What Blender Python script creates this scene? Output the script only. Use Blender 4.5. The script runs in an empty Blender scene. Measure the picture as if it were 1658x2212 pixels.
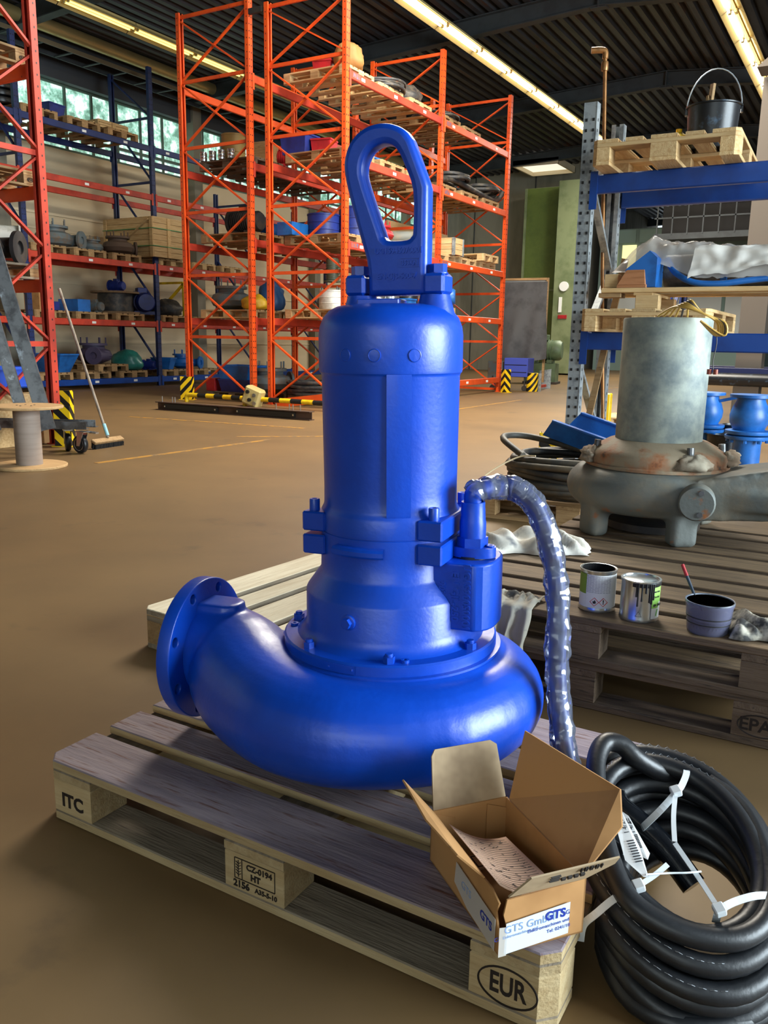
import bpy, math, random
from mathutils import Vector, Matrix, Euler, noise
random.seed(11)
S = bpy.context.scene
COL = S.collection
PI = math.pi
R = math.radians
# ------------------------------------------------------------------ camera
cd = bpy.data.cameras.new('camera'); cam = bpy.data.objects.new('camera', cd); COL.objects.link(cam)
CAMP = Vector((1.52647, -1.10887, 1.08019))
FW = Vector((-0.49513461, 0.8449043, -0.20243131)); RT = Vector((0.86087282, 0.50853972, 0.01689203)); DN = Vector((0.11721651, -0.16590379, -0.97915077))
mw = Matrix.Identity(4)
for i in range(3):
    mw[i][0] = RT[i]; mw[i][1] = -DN[i]; mw[i][2] = -FW[i]; mw[i][3] = CAMP[i]
cam.matrix_world = mw
cd.sensor_fit = 'HORIZONTAL'; cd.sensor_width = 36; cd.lens = 36*1798.3/1658; cd.clip_end = 200; cd.clip_start = .05
S.camera = cam
# ------------------------------------------------------------------ world and light
w = bpy.data.worlds.new('world'); S.world = w; w.use_nodes = True
bg = w.node_tree.nodes['Background']; bg.inputs[0].default_value = (.80, .92, 1, 1); bg.inputs[1].default_value = 1.1
def area(name, loc, rot, sx, sy, power, color, spread=180):
    l = bpy.data.lights.new(name, 'AREA'); l.shape = 'RECTANGLE'; l.size = sx; l.size_y = sy; l.energy = power; l.color = color; l.spread = R(spread)
    o = bpy.data.objects.new(name, l); COL.objects.link(o); o.location = loc; o.rotation_euler = rot
    return o
# daylight through the big door of the right-hand bay, and through the roof lights over the aisle
area('door_daylight', (9.5, 3.0, 2.7), (0, R(90), 0), 4.6, 6.0, 2300, (.78, .92, 1.0))
area('front_fill_light', (3.5, -7.9, 3.2), (R(-90), 0, 0), 7.0, 3.2, 650, (.80, .92, 1.0))  # added cool fill from behind the camera; no window is built there
area('rooflight_daylight', (-2.6, 9.5, 6.9), (0, 0, 0), 3.0, 5.0, 1700, (1.0, .93, .8))
area('rooflight_daylight_far', (-4.6, 24.0, 6.9), (0, 0, 0), 2.5, 5.0, 900, (1.0, .95, .84))
S.view_settings.view_transform = 'Standard'; S.view_settings.look = 'None'; S.view_settings.gamma = 1; S.view_settings.exposure = 0.15
S.view_settings.use_curve_mapping = False
S.cycles.max_bounces = 6; S.cycles.diffuse_bounces = 3; S.cycles.glossy_bounces = 3; S.cycles.transmission_bounces = 6; S.cycles.transparent_max_bounces = 10
S.cycles.sample_clamp_indirect = 4; S.cycles.caustics_reflective = False; S.cycles.caustics_refractive = False
S.cycles.use_denoising = True
# ------------------------------------------------------------------ helpers
def lin(c):
    return tuple(((v/255)/12.92 if v/255 <= .04045 else ((v/255+.055)/1.055)**2.4) for v in c)
MATS = {}
def mat(name, rgb, rough=.5, metal=0, bump=0, bscale=80, c2=None, c2scale=6, c2lo=.45, c2hi=.65, stretch=(1, 1, 1), rnd=0, spec=.5, dist=.002, c3=None, c3scale=20, c3lo=.6, c3hi=.7, coat=0, emit=None, estr=0, detail=4, trans=0):
    """procedural painted / metal / wood surface: base colour, up to two noise-driven stain colours, bump relief"""
    if name in MATS: return MATS[name]
    m = bpy.data.materials.new(name); m.use_nodes = True; nt = m.node_tree; N = nt.nodes; L = nt.links
    b = N['Principled BSDF']
    b.inputs['Roughness'].default_value = rough; b.inputs['Metallic'].default_value = metal
    b.inputs['Specular IOR Level'].default_value = spec; b.inputs['Coat Weight'].default_value = coat
    b.inputs['Coat Roughness'].default_value = .25
    if trans: b.inputs['Transmission Weight'].default_value = trans
    col = lin(rgb)+(1,)
    b.inputs['Base Color'].default_value = col
    if emit:
        b.inputs['Emission Color'].default_value = lin(emit)+(1,); b.inputs['Emission Strength'].default_value = estr
    tc = N.new('ShaderNodeTexCoord'); mp = N.new('ShaderNodeMapping'); mp.inputs['Scale'].default_value = stretch
    oi = N.new('ShaderNodeObjectInfo'); ad = N.new('ShaderNodeVectorMath'); ad.operation = 'ADD'
    ml = N.new('ShaderNodeVectorMath'); ml.operation = 'SCALE'; ml.inputs[0].default_value = (17, 31, 7); L.new(oi.outputs['Random'], ml.inputs['Scale'])
    L.new(tc.outputs['Object'], mp.inputs[0]); L.new(mp.outputs[0], ad.inputs[0]); L.new(ml.outputs[0], ad.inputs[1]); V = ad.outputs[0]
    cur = None
    def layer(cur, c, sc, lo, hi):
        n = N.new('ShaderNodeTexNoise'); n.inputs['Scale'].default_value = sc; n.inputs['Detail'].default_value = detail; n.inputs['Roughness'].default_value = .62; L.new(V, n.inputs['Vector'])
        r = N.new('ShaderNodeMapRange'); r.inputs['From Min'].default_value = lo; r.inputs['From Max'].default_value = hi; L.new(n.outputs['Fac'], r.inputs['Value'])
        mx = N.new('ShaderNodeMix'); mx.data_type = 'RGBA'; L.new(r.outputs[0], mx.inputs['Factor'])
        if cur is None: mx.inputs['A'].default_value = col
        else: L.new(cur, mx.inputs['A'])
        mx.inputs['B'].default_value = lin(c)+(1,)
        return mx.outputs['Result']
    if c2: cur = layer(cur, c2, c2scale, c2lo, c2hi)
    if c3: cur = layer(cur, c3, c3scale, c3lo, c3hi)
    if rnd:
        hs = N.new('ShaderNodeHueSaturation'); r = N.new('ShaderNodeMapRange'); r.inputs['To Min'].default_value = 1-rnd; r.inputs['To Max'].default_value = 1+rnd
        L.new(oi.outputs['Random'], r.inputs['Value']); L.new(r.outputs[0], hs.inputs['Value'])
        if cur is None: hs.inputs['Color'].default_value = col
        else: L.new(cur, hs.inputs['Color'])
        cur = hs.outputs[0]
    if cur is not None: L.new(cur, b.inputs['Base Color'])
    if bump:
        n = N.new('ShaderNodeTexNoise'); n.inputs['Scale'].default_value = bscale; n.inputs['Detail'].default_value = 3; L.new(V, n.inputs['Vector'])
        bp = N.new('ShaderNodeBump'); bp.inputs['Strength'].default_value = bump; bp.inputs['Distance'].default_value = dist
        L.new(n.outputs['Fac'], bp.inputs['Height']); L.new(bp.outputs[0], b.inputs['Normal'])
    MATS[name] = m
    return m
class MB:
    """collects shapes, then links them as ONE mesh object"""
    def __init__(s): s.v = []; s.f = []; s.mi = []; s.cur = 0; s.mats = []; s.T = None
    def use(s, m):
        if m not in s.mats: s.mats.append(m)
        s.cur = s.mats.index(m); return s
    def add(s, vs, fs):
        o = len(s.v)
        if s.T is not None: vs = [s.T @ Vector(p) for p in vs]
        s.v += [tuple(p) for p in vs]; s.f += [tuple(i+o for i in f) for f in fs]; s.mi += [s.cur]*len(fs); return s
    def box(s, c, d, rot=None, ch=0):
        hx, hy, hz = d[0]/2, d[1]/2, d[2]/2; c = Vector(c)
        M = rot if isinstance(rot, Matrix) else (Euler(rot).to_matrix() if rot else Matrix.Identity(3))
        if ch <= 0:
            vs = [(x*hx, y*hy, z*hz) for x in (-1, 1) for y in (-1, 1) for z in (-1, 1)]
            fs = [(0, 1, 3, 2), (4, 6, 7, 5), (0, 4, 5, 1), (2, 3, 7, 6), (0, 2, 6, 4), (1, 5, 7, 3)]
        else:
            vs = []; idx = {}
            for x in (-1, 1):
                for y in (-1, 1):
                    for z in (-1, 1):
                        for a in range(3):
                            p = [x*(hx-ch), y*(hy-ch), z*(hz-ch)]; p[a] = (x*hx, y*hy, z*hz)[a]
                            idx[(x, y, z, a)] = len(vs); vs.append(tuple(p))
            fs = []
            sg = [(-1, -1), (1, -1), (1, 1), (-1, 1)]
            for a in range(3):
                b, c2 = (a+1) % 3, (a+2) % 3
                for q in (-1, 1):
                    f = []
                    for (u, v) in sg:
                        k = [0, 0, 0]; k[a] = q; k[b] = u; k[c2] = v; f.append(idx[(k[0], k[1], k[2], a)])
                    fs.append(tuple(f if q > 0 else f[::-1]))
            for a in range(3):
                b, c2 = (a+1) % 3, (a+2) % 3
                for u in (-1, 1):
                    for v in (-1, 1):
                        k0 = [0, 0, 0]; k1 = [0, 0, 0]; k0[a] = -1; k1[a] = 1; k0[b] = k1[b] = u; k0[c2] = k1[c2] = v
                        f = [idx[tuple(k0)+(b,)], idx[tuple(k1)+(b,)], idx[tuple(k1)+(c2,)], idx[tuple(k0)+(c2,)]]
                        fs.append(tuple(f if u*v < 0 else f[::-1]))
            for x in (-1, 1):
                for y in (-1, 1):
                    for z in (-1, 1):
                        f = [idx[(x, y, z, a)] for a in range(3)]; fs.append(tuple(f if x*y*z > 0 else f[::-1]))
        return s.add([c+M @ Vector(p) for p in vs], fs)
    def beam(s, a, b, wd, ht, up=(0, 0, 1)):
        """rectangular bar from a to b"""
        a, b = Vector(a), Vector(b); d = b-a; x = d.normalized(); u = Vector(up); y = u.cross(x)
        if y.length < 1e-4: y = Vector((1, 0, 0)).cross(x) if abs(x.x) < .9 else Vector((0, 1, 0)).cross(x)
        y.normalize(); z = x.cross(y)
        return s.box((a+b)/2, (d.length, wd, ht), Matrix((x, y, z)).transposed())
    def tube(s, pts, r, n=8, closed=False, cap=True, squash=1):
        pts = [Vector(p) for p in pts]; k = len(pts); rs = r if isinstance(r, (list, tuple)) else [r]*k
        vs = []; fs = []; N = None
        for i, p in enumerate(pts):
            t = (pts[(i+1) % k]-pts[i-1]) if closed else (pts[min(i+1, k-1)]-pts[max(i-1, 0)])
            t.normalize()
            if N is None:
                N = t.orthogonal().normalized()
            else:
                N = N-t*N.dot(t)
                N = N.normalized() if N.length > 1e-6 else t.orthogonal().normalized()
            B = t.cross(N)
            for j in range(n):
                a = 2*PI*j/n; vs.append(p+(N*math.cos(a)+B*math.sin(a)*squash)*rs[i])
        for i in range(k if closed else k-1):
            for j in range(n):
                a, b = i*n+j, i*n+(j+1) % n; c, d = ((i+1) % k)*n+(j+1) % n, ((i+1) % k)*n+j
                fs.append((a, b, c, d))
        if cap and not closed: fs += [tuple(range(n))[::-1], tuple((k-1)*n+j for j in range(n))]
        return s.add(vs, fs)
    def cyl(s, a, b, r, n=16, r2=None): return s.tube([a, b], [r, r if r2 is None else r2], n)
    def lathe(s, prof, c=(0, 0, 0), n=32, axis=None, a0=0, a1=2*PI, caps=True):
        """prof [(r,z)..] turned about z (or the given axis) through c"""
        full = abs(a1-a0-2*PI) < 1e-6; m = n if full else n+1; vs = []; fs = []
        Q = Matrix.Identity(3) if axis is None else Vector((0, 0, 1)).rotation_difference(Vector(axis)).to_matrix()
        c = Vector(c)
        for (r, z) in prof:
            for j in range(m):
                a = a0+(a1-a0)*j/n; vs.append(c+Q @ Vector((r*math.cos(a), r*math.sin(a), z)))
        for i in range(len(prof)-1):
            for j in range(n):
                j2 = (j+1) % m; fs.append((i*m+j, i*m+j2, (i+1)*m+j2, (i+1)*m+j))
        if full and caps:
            if prof[0][0] > 1e-5: fs.append(tuple(range(m))[::-1])
            if prof[-1][0] > 1e-5: fs.append(tuple((len(prof)-1)*m+j for j in range(m)))
        return s.add(vs, fs)
    def prism(s, poly, z0, z1, M=None):
        """polygon in xy pulled from z0 to z1, then placed by the 4x4 M"""
        n = len(poly); vs = [Vector((x, y, z0)) for x, y in poly]+[Vector((x, y, z1)) for x, y in poly]
        if M is not None: vs = [M @ v for v in vs]
        fs = [tuple(range(n))[::-1], tuple(range(n, 2*n))]+[(i, (i+1) % n, n+(i+1) % n, n+i) for i in range(n)]
        return s.add(vs, fs)
    def hexn(s, c, r, h, axis=(0, 0, 1), rot=0):
        Q = Vector((0, 0, 1)).rotation_difference(Vector(axis)).to_matrix().to_4x4(); Q.translation = Vector(c)
        return s.prism([(r*math.cos(rot+PI/3*k), r*math.sin(rot+PI/3*k)) for k in range(6)], 0, h, Q)
    def mesh(s, name, m=None, smooth=None):
        me = bpy.data.meshes.new(name); me.from_pydata(s.v, [], s.f); ms = s.mats if s.mats else [m]
        for k in ms: me.materials.append(k)
        if s.mats and len(s.mats) > 1: me.polygons.foreach_set('material_index', s.mi)
        if smooth is not None:
            me.polygons.foreach_set('use_smooth', [True]*len(me.polygons))
            if smooth < 180: me.set_sharp_from_angle(angle=R(smooth))
        me.update(); return me
    def build(s, name, m=None, parent=None, smooth=None, loc=None, rot=None):
        return obj(name, s.mesh(name, m, smooth), parent, loc, rot)
def obj(name, me, parent=None, loc=None, rot=None):
    o = bpy.data.objects.new(name, me); COL.objects.link(o); o.parent = parent
    if loc is not None: o.location = loc
    if rot is not None: o.rotation_euler = rot
    return o
def tag(o, label, cat, group=None):
    o['label'] = label; o['category'] = cat
    if group: o['group'] = group
    return o
def thing(name, label, cat, loc=(0, 0, 0), rz=0, group=None):
    o = obj(name, None, None, loc, (0, 0, rz) if not isinstance(rz, tuple) else rz); o.empty_display_size = .1
    return tag(o, label, cat, group)
def struct(o): o['kind'] = 'structure'; return o
def stuff(o): o['kind'] = 'stuff'; return o
def dup(root, loc, rz=None, label=None, group=None):
    r = root.copy(); COL.objects.link(r); r.location = loc
    if rz is not None: r.rotation_euler = (0, 0, rz) if not isinstance(rz, tuple) else rz
    if label: r['label'] = label
    if group: r['group'] = group
    def kids(a, b):
        for ch in KID.get(a.name, list(a.children)):
            c = ch.copy(); COL.objects.link(c); c.parent = b; kids(ch, c)
    kids(root, r); return r
KID = {}
def catmull(P, n=8, closed=False):
    P = [Vector(p) for p in P]; k = len(P); out = []
    for i in range(k if closed else k-1):
        if closed: a, b, c, d = P[i-1], P[i], P[(i+1) % k], P[(i+2) % k]
        else: a, b, c, d = P[max(i-1, 0)], P[i], P[i+1], P[min(i+2, k-1)]
        for j in range(n):
            t = j/n; out.append(.5*((2*b)+(c-a)*t+(2*a-5*b+4*c-d)*t*t+(3*b-a-3*c+d)*t**3))
    if not closed: out.append(P[-1])
    return out
def text_mesh(s, size, depth=.001, align='CENTER', bold=0, xs=1):
    cu = bpy.data.curves.new('lettering', 'FONT'); cu.body = s; cu.size = size; cu.extrude = depth; cu.align_x = align; cu.align_y = 'CENTER'; cu.offset = bold; cu.resolution_u = 3
    o = bpy.data.objects.new('t', cu); COL.objects.link(o); o.scale = (xs, 1, 1)
    dg = bpy.context.evaluated_depsgraph_get(); me = bpy.data.meshes.new_from_object(o.evaluated_get(dg))
    if xs != 1:
        for v in me.vertices: v.co.x *= xs
    bpy.data.objects.remove(o); bpy.data.curves.remove(cu); me.name = 'lettering'
    return me
def text(s, size, m, parent, loc, rot, depth=.0008, align='CENTER', bold=0, xs=1, name='lettering'):
    """flat letters; lie in the local xy plane, read along x; rot = euler or 3x3 matrix"""
    me = text_mesh(s, size, depth, align, bold, xs); me.materials.clear(); me.materials.append(m)
    o = obj(name, me, parent, loc)
    o.rotation_euler = rot.to_euler() if isinstance(rot, Matrix) else rot
    return o
def frame(x, y):
    """3x3 with given x and y directions"""
    x = Vector(x).normalized(); y = Vector(y).normalized(); return Matrix((x, y, x.cross(y))).transposed()
ORD = ['first', 'second', 'third', 'fourth', 'fifth', 'sixth', 'seventh', 'eighth', 'ninth']
# ------------------------------------------------------------------ materials
blueP = mat('blue_paint', (6, 70, 188), .36, 0, .3, 90, c2=(4, 60, 168), c2scale=5, c2lo=.4, c2hi=.75, spec=.5, dist=.0015, coat=.15)
orangeM = mat('orange_rack_paint', (224, 82, 24), .45, 0, .1, 60, c2=(190, 62, 22), c2scale=2.5, c2lo=.4, c2hi=.7, c3=(120, 44, 30), c3scale=18, c3lo=.66, c3hi=.72)
redM = mat('worn_red_orange_paint', (196, 62, 40), .5, 0, .1, 60, c2=(160, 48, 34), c2scale=3, c3=(110, 50, 40), c3scale=20, c3lo=.66, c3hi=.72)
blueM = mat('dark_blue_rack_paint', (26, 44, 96), .5, c2=(20, 34, 72), c2scale=3)
blueB = mat('bright_blue_beam_paint', (10, 64, 144), .42, c2=(8, 50, 120), c2scale=3)
galvM = mat('galvanised_steel', (164, 170, 172), .36, .35, .1, 40, c2=(120, 126, 130), c2scale=14)
steelM = mat('dull_steel', (120, 122, 124), .42, .8, .2, 60, c2=(84, 84, 86), c2scale=9, c3=(180, 190, 198), c3scale=5, c3lo=.6, c3hi=.68)
chromeM = mat('zinc_plated_steel', (196, 202, 206), .22, .95)
darkM = mat('dark_iron', (48, 46, 46), .6, .3, .3, 60, c2=(70, 58, 48), c2scale=8)
greyI = mat('grey_cast_iron', (104, 108, 104), .6, .1, .5, 70, c2=(126, 118, 102), c2scale=5, c3=(150, 92, 48), c3scale=11, c3lo=.64, c3hi=.74)
blackR = mat('black_rubber', (24, 26, 30), .42, 0, .2, 120)
blackP = mat('black_plastic', (18, 20, 24), .35, 0, .15, 50, c2=(60, 80, 100), c2scale=14, c2lo=.58, c2hi=.75)
yellowM = mat('yellow_paint', (236, 196, 22), .45, c2=(206, 160, 20), c2scale=6)
blackM = mat('black_paint', (22, 22, 22), .5)
whiteL = mat('white_label', (230, 230, 226), .6)
concM = mat('raw_concrete', (140, 134, 118), .85, 0, .4, 12, c2=(112, 108, 94), c2scale=1.2, stretch=(1, 1, .25))
creamM = mat('cream_wall_paint', (224, 206, 172), .8, 0, .1, 6, c2=(204, 186, 154), c2scale=.6, stretch=(.3, .3, 2))
roofM = mat('dark_corrugated_steel', (74, 74, 78), .45, .5, .1, 10, c2=(56, 54, 54), c2scale=2, stretch=(4, .4, 1), c3=(96, 62, 40), c3scale=1.4, c3lo=.62, c3hi=.7)
rafterM = mat('grey_roof_steel', (58, 62, 64), .6, .1, c2=(48, 50, 52), c2scale=3)
def wood(name, c, c2, c3, lo=.62, rough=.8):
    return mat(name, c, rough, 0, .5, 14, c2=c2, c2scale=3.2, c2lo=.35, c2hi=.7, stretch=(1.2, 14, 14), rnd=.14, c3=c3, c3scale=7, c3lo=lo, c3hi=lo+.14, dist=.004)
woodN = wood('new_pine_wood', (206, 176, 128), (180, 142, 92), (140, 104, 66), .66)
woodM = wood('used_pine_wood', (168, 136, 94), (136, 104, 66), (92, 70, 48), .6)
woodG = wood('grey_weathered_wood', (146, 132, 112), (112, 98, 80), (70, 58, 48), .6)
woodD = wood('dark_brown_wood', (128, 103, 74), (96, 76, 54), (52, 42, 34), .58)
woodK = wood('dark_sawn_edges', (110, 92, 74), (82, 66, 52), (48, 40, 34), .58)
woodB = wood('bone_grey_wood', (210, 198, 172), (186, 170, 142), (116, 98, 78), .68)
woodV = wood('violet_stained_grey_wood', (150, 134, 136), (120, 106, 114), (106, 70, 58), .56)
woodT = wood('pale_trimmed_pine', (186, 164, 124), (164, 138, 96), (120, 94, 62), .64)
plyM = wood('chipboard', (196, 160, 112), (176, 138, 92), (150, 112, 72), .66)
inkM = mat('burnt_ink', (30, 18, 10), .8)
cardM = mat('brown_cardboard', (182, 134, 82), .8, 0, .1, 30, c2=(160, 114, 66), c2scale=5, stretch=(1, 1, 1), c3=(120, 86, 52), c3scale=16, c3lo=.68, c3hi=.74)
paperM = mat('pink_paper', (226, 186, 158), .7)
def glassy(name, rgb, alpha, rough=.15, trans=0.0):
    m = mat(name, rgb, rough); b = m.node_tree.nodes['Principled BSDF']; b.inputs['Alpha'].default_value = alpha; return m
plasticC = bpy.data.materials.new('clear_film'); plasticC.use_nodes = True; nt = plasticC.node_tree; N = nt.nodes; L = nt.links
N.remove(N['Principled BSDF']); tr_ = N.new('ShaderNodeBsdfTransparent'); tr_.inputs[0].default_value = (.90, .93, 1, 1); gl_ = N.new('ShaderNodeBsdfGlossy'); gl_.inputs['Roughness'].default_value = .12
fr_ = N.new('ShaderNodeFresnel'); fr_.inputs[0].default_value = 1.6; ms_ = N.new('ShaderNodeMixShader'); df_ = N.new('ShaderNodeBsdfDiffuse'); df_.inputs[0].default_value = (.62, .68, .9, 1); m2_ = N.new('ShaderNodeMixShader'); m2_.inputs[0].default_value = .12; L.new(tr_.outputs[0], m2_.inputs[1]); L.new(df_.outputs[0], m2_.inputs[2]); L.new(fr_.outputs[0], ms_.inputs[0]); L.new(m2_.outputs[0], ms_.inputs[1]); L.new(gl_.outputs[0], ms_.inputs[2]); L.new(ms_.outputs[0], N['Material Output'].inputs[0])
plasticW = glassy('milky_film', (220, 216, 210), .5, .2)
def stripes(name, a=(238, 196, 20), b=(20, 20, 20), width=.09, ax='XZ'):
    m = mat(name, a, .45); nt = m.node_tree; N = nt.nodes; L = nt.links
    tc = N.new('ShaderNodeTexCoord'); sp = N.new('ShaderNodeSeparateXYZ'); L.new(tc.outputs['Object'], sp.inputs[0])
    ad = N.new('ShaderNodeMath'); ad.operation = 'ADD'; L.new(sp.outputs[0], ad.inputs[0])
    a2 = N.new('ShaderNodeMath'); a2.operation = 'ADD'; L.new(sp.outputs[1], ad.inputs[1]); L.new(ad.outputs[0], a2.inputs[0])
    L.new(sp.outputs[2], a2.inputs[1])
    d = N.new('ShaderNodeMath'); d.operation = 'DIVIDE'; L.new(a2.outputs[0], d.inputs[0]); d.inputs[1].default_value = width*2
    f = N.new('ShaderNodeMath'); f.operation = 'FRACT'; L.new(d.outputs[0], f.inputs[0])
    g = N.new('ShaderNodeMath'); g.operation = 'GREATER_THAN'; L.new(f.outputs[0], g.inputs[0]); g.inputs[1].default_value = .5
    if ax == 'neg':
        a2.operation = 'SUBTRACT'
    mx = N.new('ShaderNodeMix'); mx.data_type = 'RGBA'; L.new(g.outputs[0], mx.inputs['Factor']); mx.inputs['A'].default_value = lin(a)+(1,); mx.inputs['B'].default_value = lin(b)+(1,)
    L.new(mx.outputs['Result'], N['Principled BSDF'].inputs['Base Color']); return m
hazardM = stripes('yellow_black_stripes', width=.085)
hazardN = stripes('yellow_black_stripes_falling', width=.085, ax='neg')
# ------------------------------------------------------------------ floor
fl = mat('oiled_concrete_floor', (122, 96, 62), .5, 0, .25, 5, c2=(100, 79, 52), c2scale=.7, c2lo=.3, c2hi=.7, stretch=(1, 1, 1), c3=(74, 60, 44), c3scale=2.2, c3lo=.6, c3hi=.8, detail=8, spec=.35)
struct(MB().box((-2, 19, -.05), (44, 66, .1)).build('floor', fl))
lineM = mat('worn_yellow_line', (168, 120, 40), .6, c2=(112, 92, 66), c2scale=14, c2lo=.45, c2hi=.6)
for a, b in [((-4.2, 3.75), (-4.1, 6.0)), ((-4.55, 6.0), (-3.75, 6.7)), ((-7.2, 6.9), (-4.5, 7.2)), ((-4.3, 9.0), (-4.35, 14.0)), ((-4.45, 17.5), (-3.2, 30))]:
    struct(MB().beam((a[0], a[1], .0012), (b[0], b[1], .0012), .06, .0024).build('trim_floor_line', lineM))
# ------------------------------------------------------------------ roof: gable of corrugated deck on steel rafters
RX, RZ = -3.8, 7.22                     # ridge x, underside of the rafters there
def rz(x): return RZ+(x-RX)*.05 if x < RX else RZ-(x-RX)*.09
Y0, Y1 = -8, 46
b = MB(); prof = []; x = -15.0; k = 0
while x < 6:
    for dx, dz in ((0, 0), (.11, 0), (.15, .09), (.21, .09), (.25, 0)):
        if dx < .25: prof.append((x+dx, rz(x+dx)+.36+dz))
    x += .25
n = len(prof)
vs = [(p[0], Y0, p[1]) for p in prof]+[(p[0], Y1, p[1]) for p in prof]
b.add(vs, [(i, i+1, n+i+1, n+i) for i in range(n-1)])
struct(b.build('ceiling', roofM))
for i, y in enumerate([-1.0, 4.6, 10.2, 15.6, 21.2, 27.0, 32.6, 38.2, 43.8]):
    b = MB()
    for x0, x1 in ((-14.8, RX), (RX, 6)):
        for dz, wd, ht in ((.01, .2, .02), (.34, .2, .02)): b.beam((x0, y, rz(x0)+dz), (x1, y, rz(x1)+dz), wd, ht)
        b.beam((x0, y, rz(x0)+.17), (x1, y, rz(x1)+.17), .02, .33)
    for dy in (-.06, .06): b.box((RX, y+dy, RZ+.16), (.03, .1, .34))
    b.box((RX, y, RZ-.02), (.3, .16, .02))
    struct(b.build('trim_rafter', rafterM))
# ------------------------------------------------------------------ left wall with its ribbon of wired-glass windows
WX = -14.35
wl = MB()
wl.box((WX-.15, 11, 2.5), (.3, 40, 5.0))
wl.box((WX-.15, 11, 7.2), (.3, 40, 1.6))
struct(wl.build('wall_left', creamM))
for z, h, d in ((.9, .04, .02), (2.2, .04, .02), (3.62, .05, .03), (3.3, .04, .02), (4.4, .02, .012)):
    struct(MB().box((WX+d/2, 11, z), (d, 40, h)).build('trim_wall_rib', creamM))
struct(MB().box((WX+.08, 11, 6.78), (.16, 40, .85)).build('trim_lintel', mat('dark_grey_panel', (66, 68, 72), .7)))
struct(MB().box((WX+.35, 11, 7.25), (.7, 40, .04)).box((WX+.72, 11, 7.02), (.04, 40, .5)).build('trim_eaves', mat('dark_eaves_steel', (48, 49, 52), .7)))
gm = bpy.data.materials.new('wired_glass_backlit'); gm.use_nodes = True; nt = gm.node_tree; N = nt.nodes; L = nt.links; bs = N['Principled BSDF']
tc = N.new('ShaderNodeTexCoord'); n1 = N.new('ShaderNodeTexNoise'); n1.inputs['Scale'].default_value = 3.2; n1.inputs['Detail'].default_value = 6; n1.inputs['Roughness'].default_value = .7; L.new(tc.outputs['Object'], n1.inputs['Vector'])
cr = N.new('ShaderNodeValToRGB'); e = cr.color_ramp.elements; e[0].position = .40; e[0].color = lin((96, 138, 120))+(1,); e[1].position = .60; e[1].color = lin((244, 255, 250))+(1,)
k = cr.color_ramp.elements.new(.50); k.color = lin((150, 200, 182))+(1,)
L.new(n1.outputs['Fac'], cr.inputs[0]); L.new(cr.outputs[0], bs.inputs['Emission Color']); bs.inputs['Emission Strength'].default_value = 1.15; L.new(cr.outputs[0], bs.inputs['Base Color']); bs.inputs['Roughness'].default_value = .3
mull = mat('pale_green_mullion', (96, 118, 106), .6)
wn = 1
y = -6.0
while y < 28:
    p = obj('window_%d' % wn, None, None, (WX-.12, y, 0)); struct(p)
    for k2 in range(8):
        MB().box((0, .36+k2*.72, 5.86), (.02, .66, .94)).build('pane', gm, p)
        MB().box((0, .36+k2*.72, 5.18), (.02, .66, .26)).build('pane', gm, p)
    b = MB()
    for k2 in range(9): b.box((.02, k2*.72, 5.7), (.06, .06, 1.4))
    for z in (5.03, 5.35, 6.35): b.box((.02, 2.88, z), (.07, 5.8, .06))
    b.build('window_frame', mull, p)
    y += 5.8; wn += 1
for y in (10.2, 15.9, 21.2, 27):
    b = MB().box((WX+.12, y, 3.45), (.24, .3, 6.9)); struct(b.build('trim_column', concM))
# far wall
b = MB()
b.box((-11.75, 29.65, 4), (6.6, .3, 8.2)); struct(b.build('wall_back', concM))
for x in (-12.6, -11.4, -10.2):
    struct(MB().box((x, 29.49, 3.9), (.03, .03, 7.8)).build('trim_wall_joint', rafterM))
hallM = mat('pale_teal_partition', (150, 172, 164), .7)
struct(MB().box((1.0, 46.15, 4), (17.4, .3, 8.2)).build('wall_back_right', hallM))
struct(MB().box((-9.75, 37.8, 4), (.3, 16.4, 8.2)).build('wall_left_far', concM))
struct(MB().box((-2.5, -8.15, 4), (24.5, .3, 8.2)).build('wall_front', mat('grey_wall_paint', (150, 150, 146), .8)))
# right-hand wall far beyond the frame, with the big door left open
rw = mat('grey_wall_paint', (150, 150, 146), .8)
b = MB().box((9.7, -6.0, 4), (.3, 11.6, 8)).box((9.7, 26.2, 4), (.3, 40, 8)).box((9.7, 3, 6.6), (.3, 6.4, 2.8)); struct(b.build('wall_right', rw))
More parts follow.
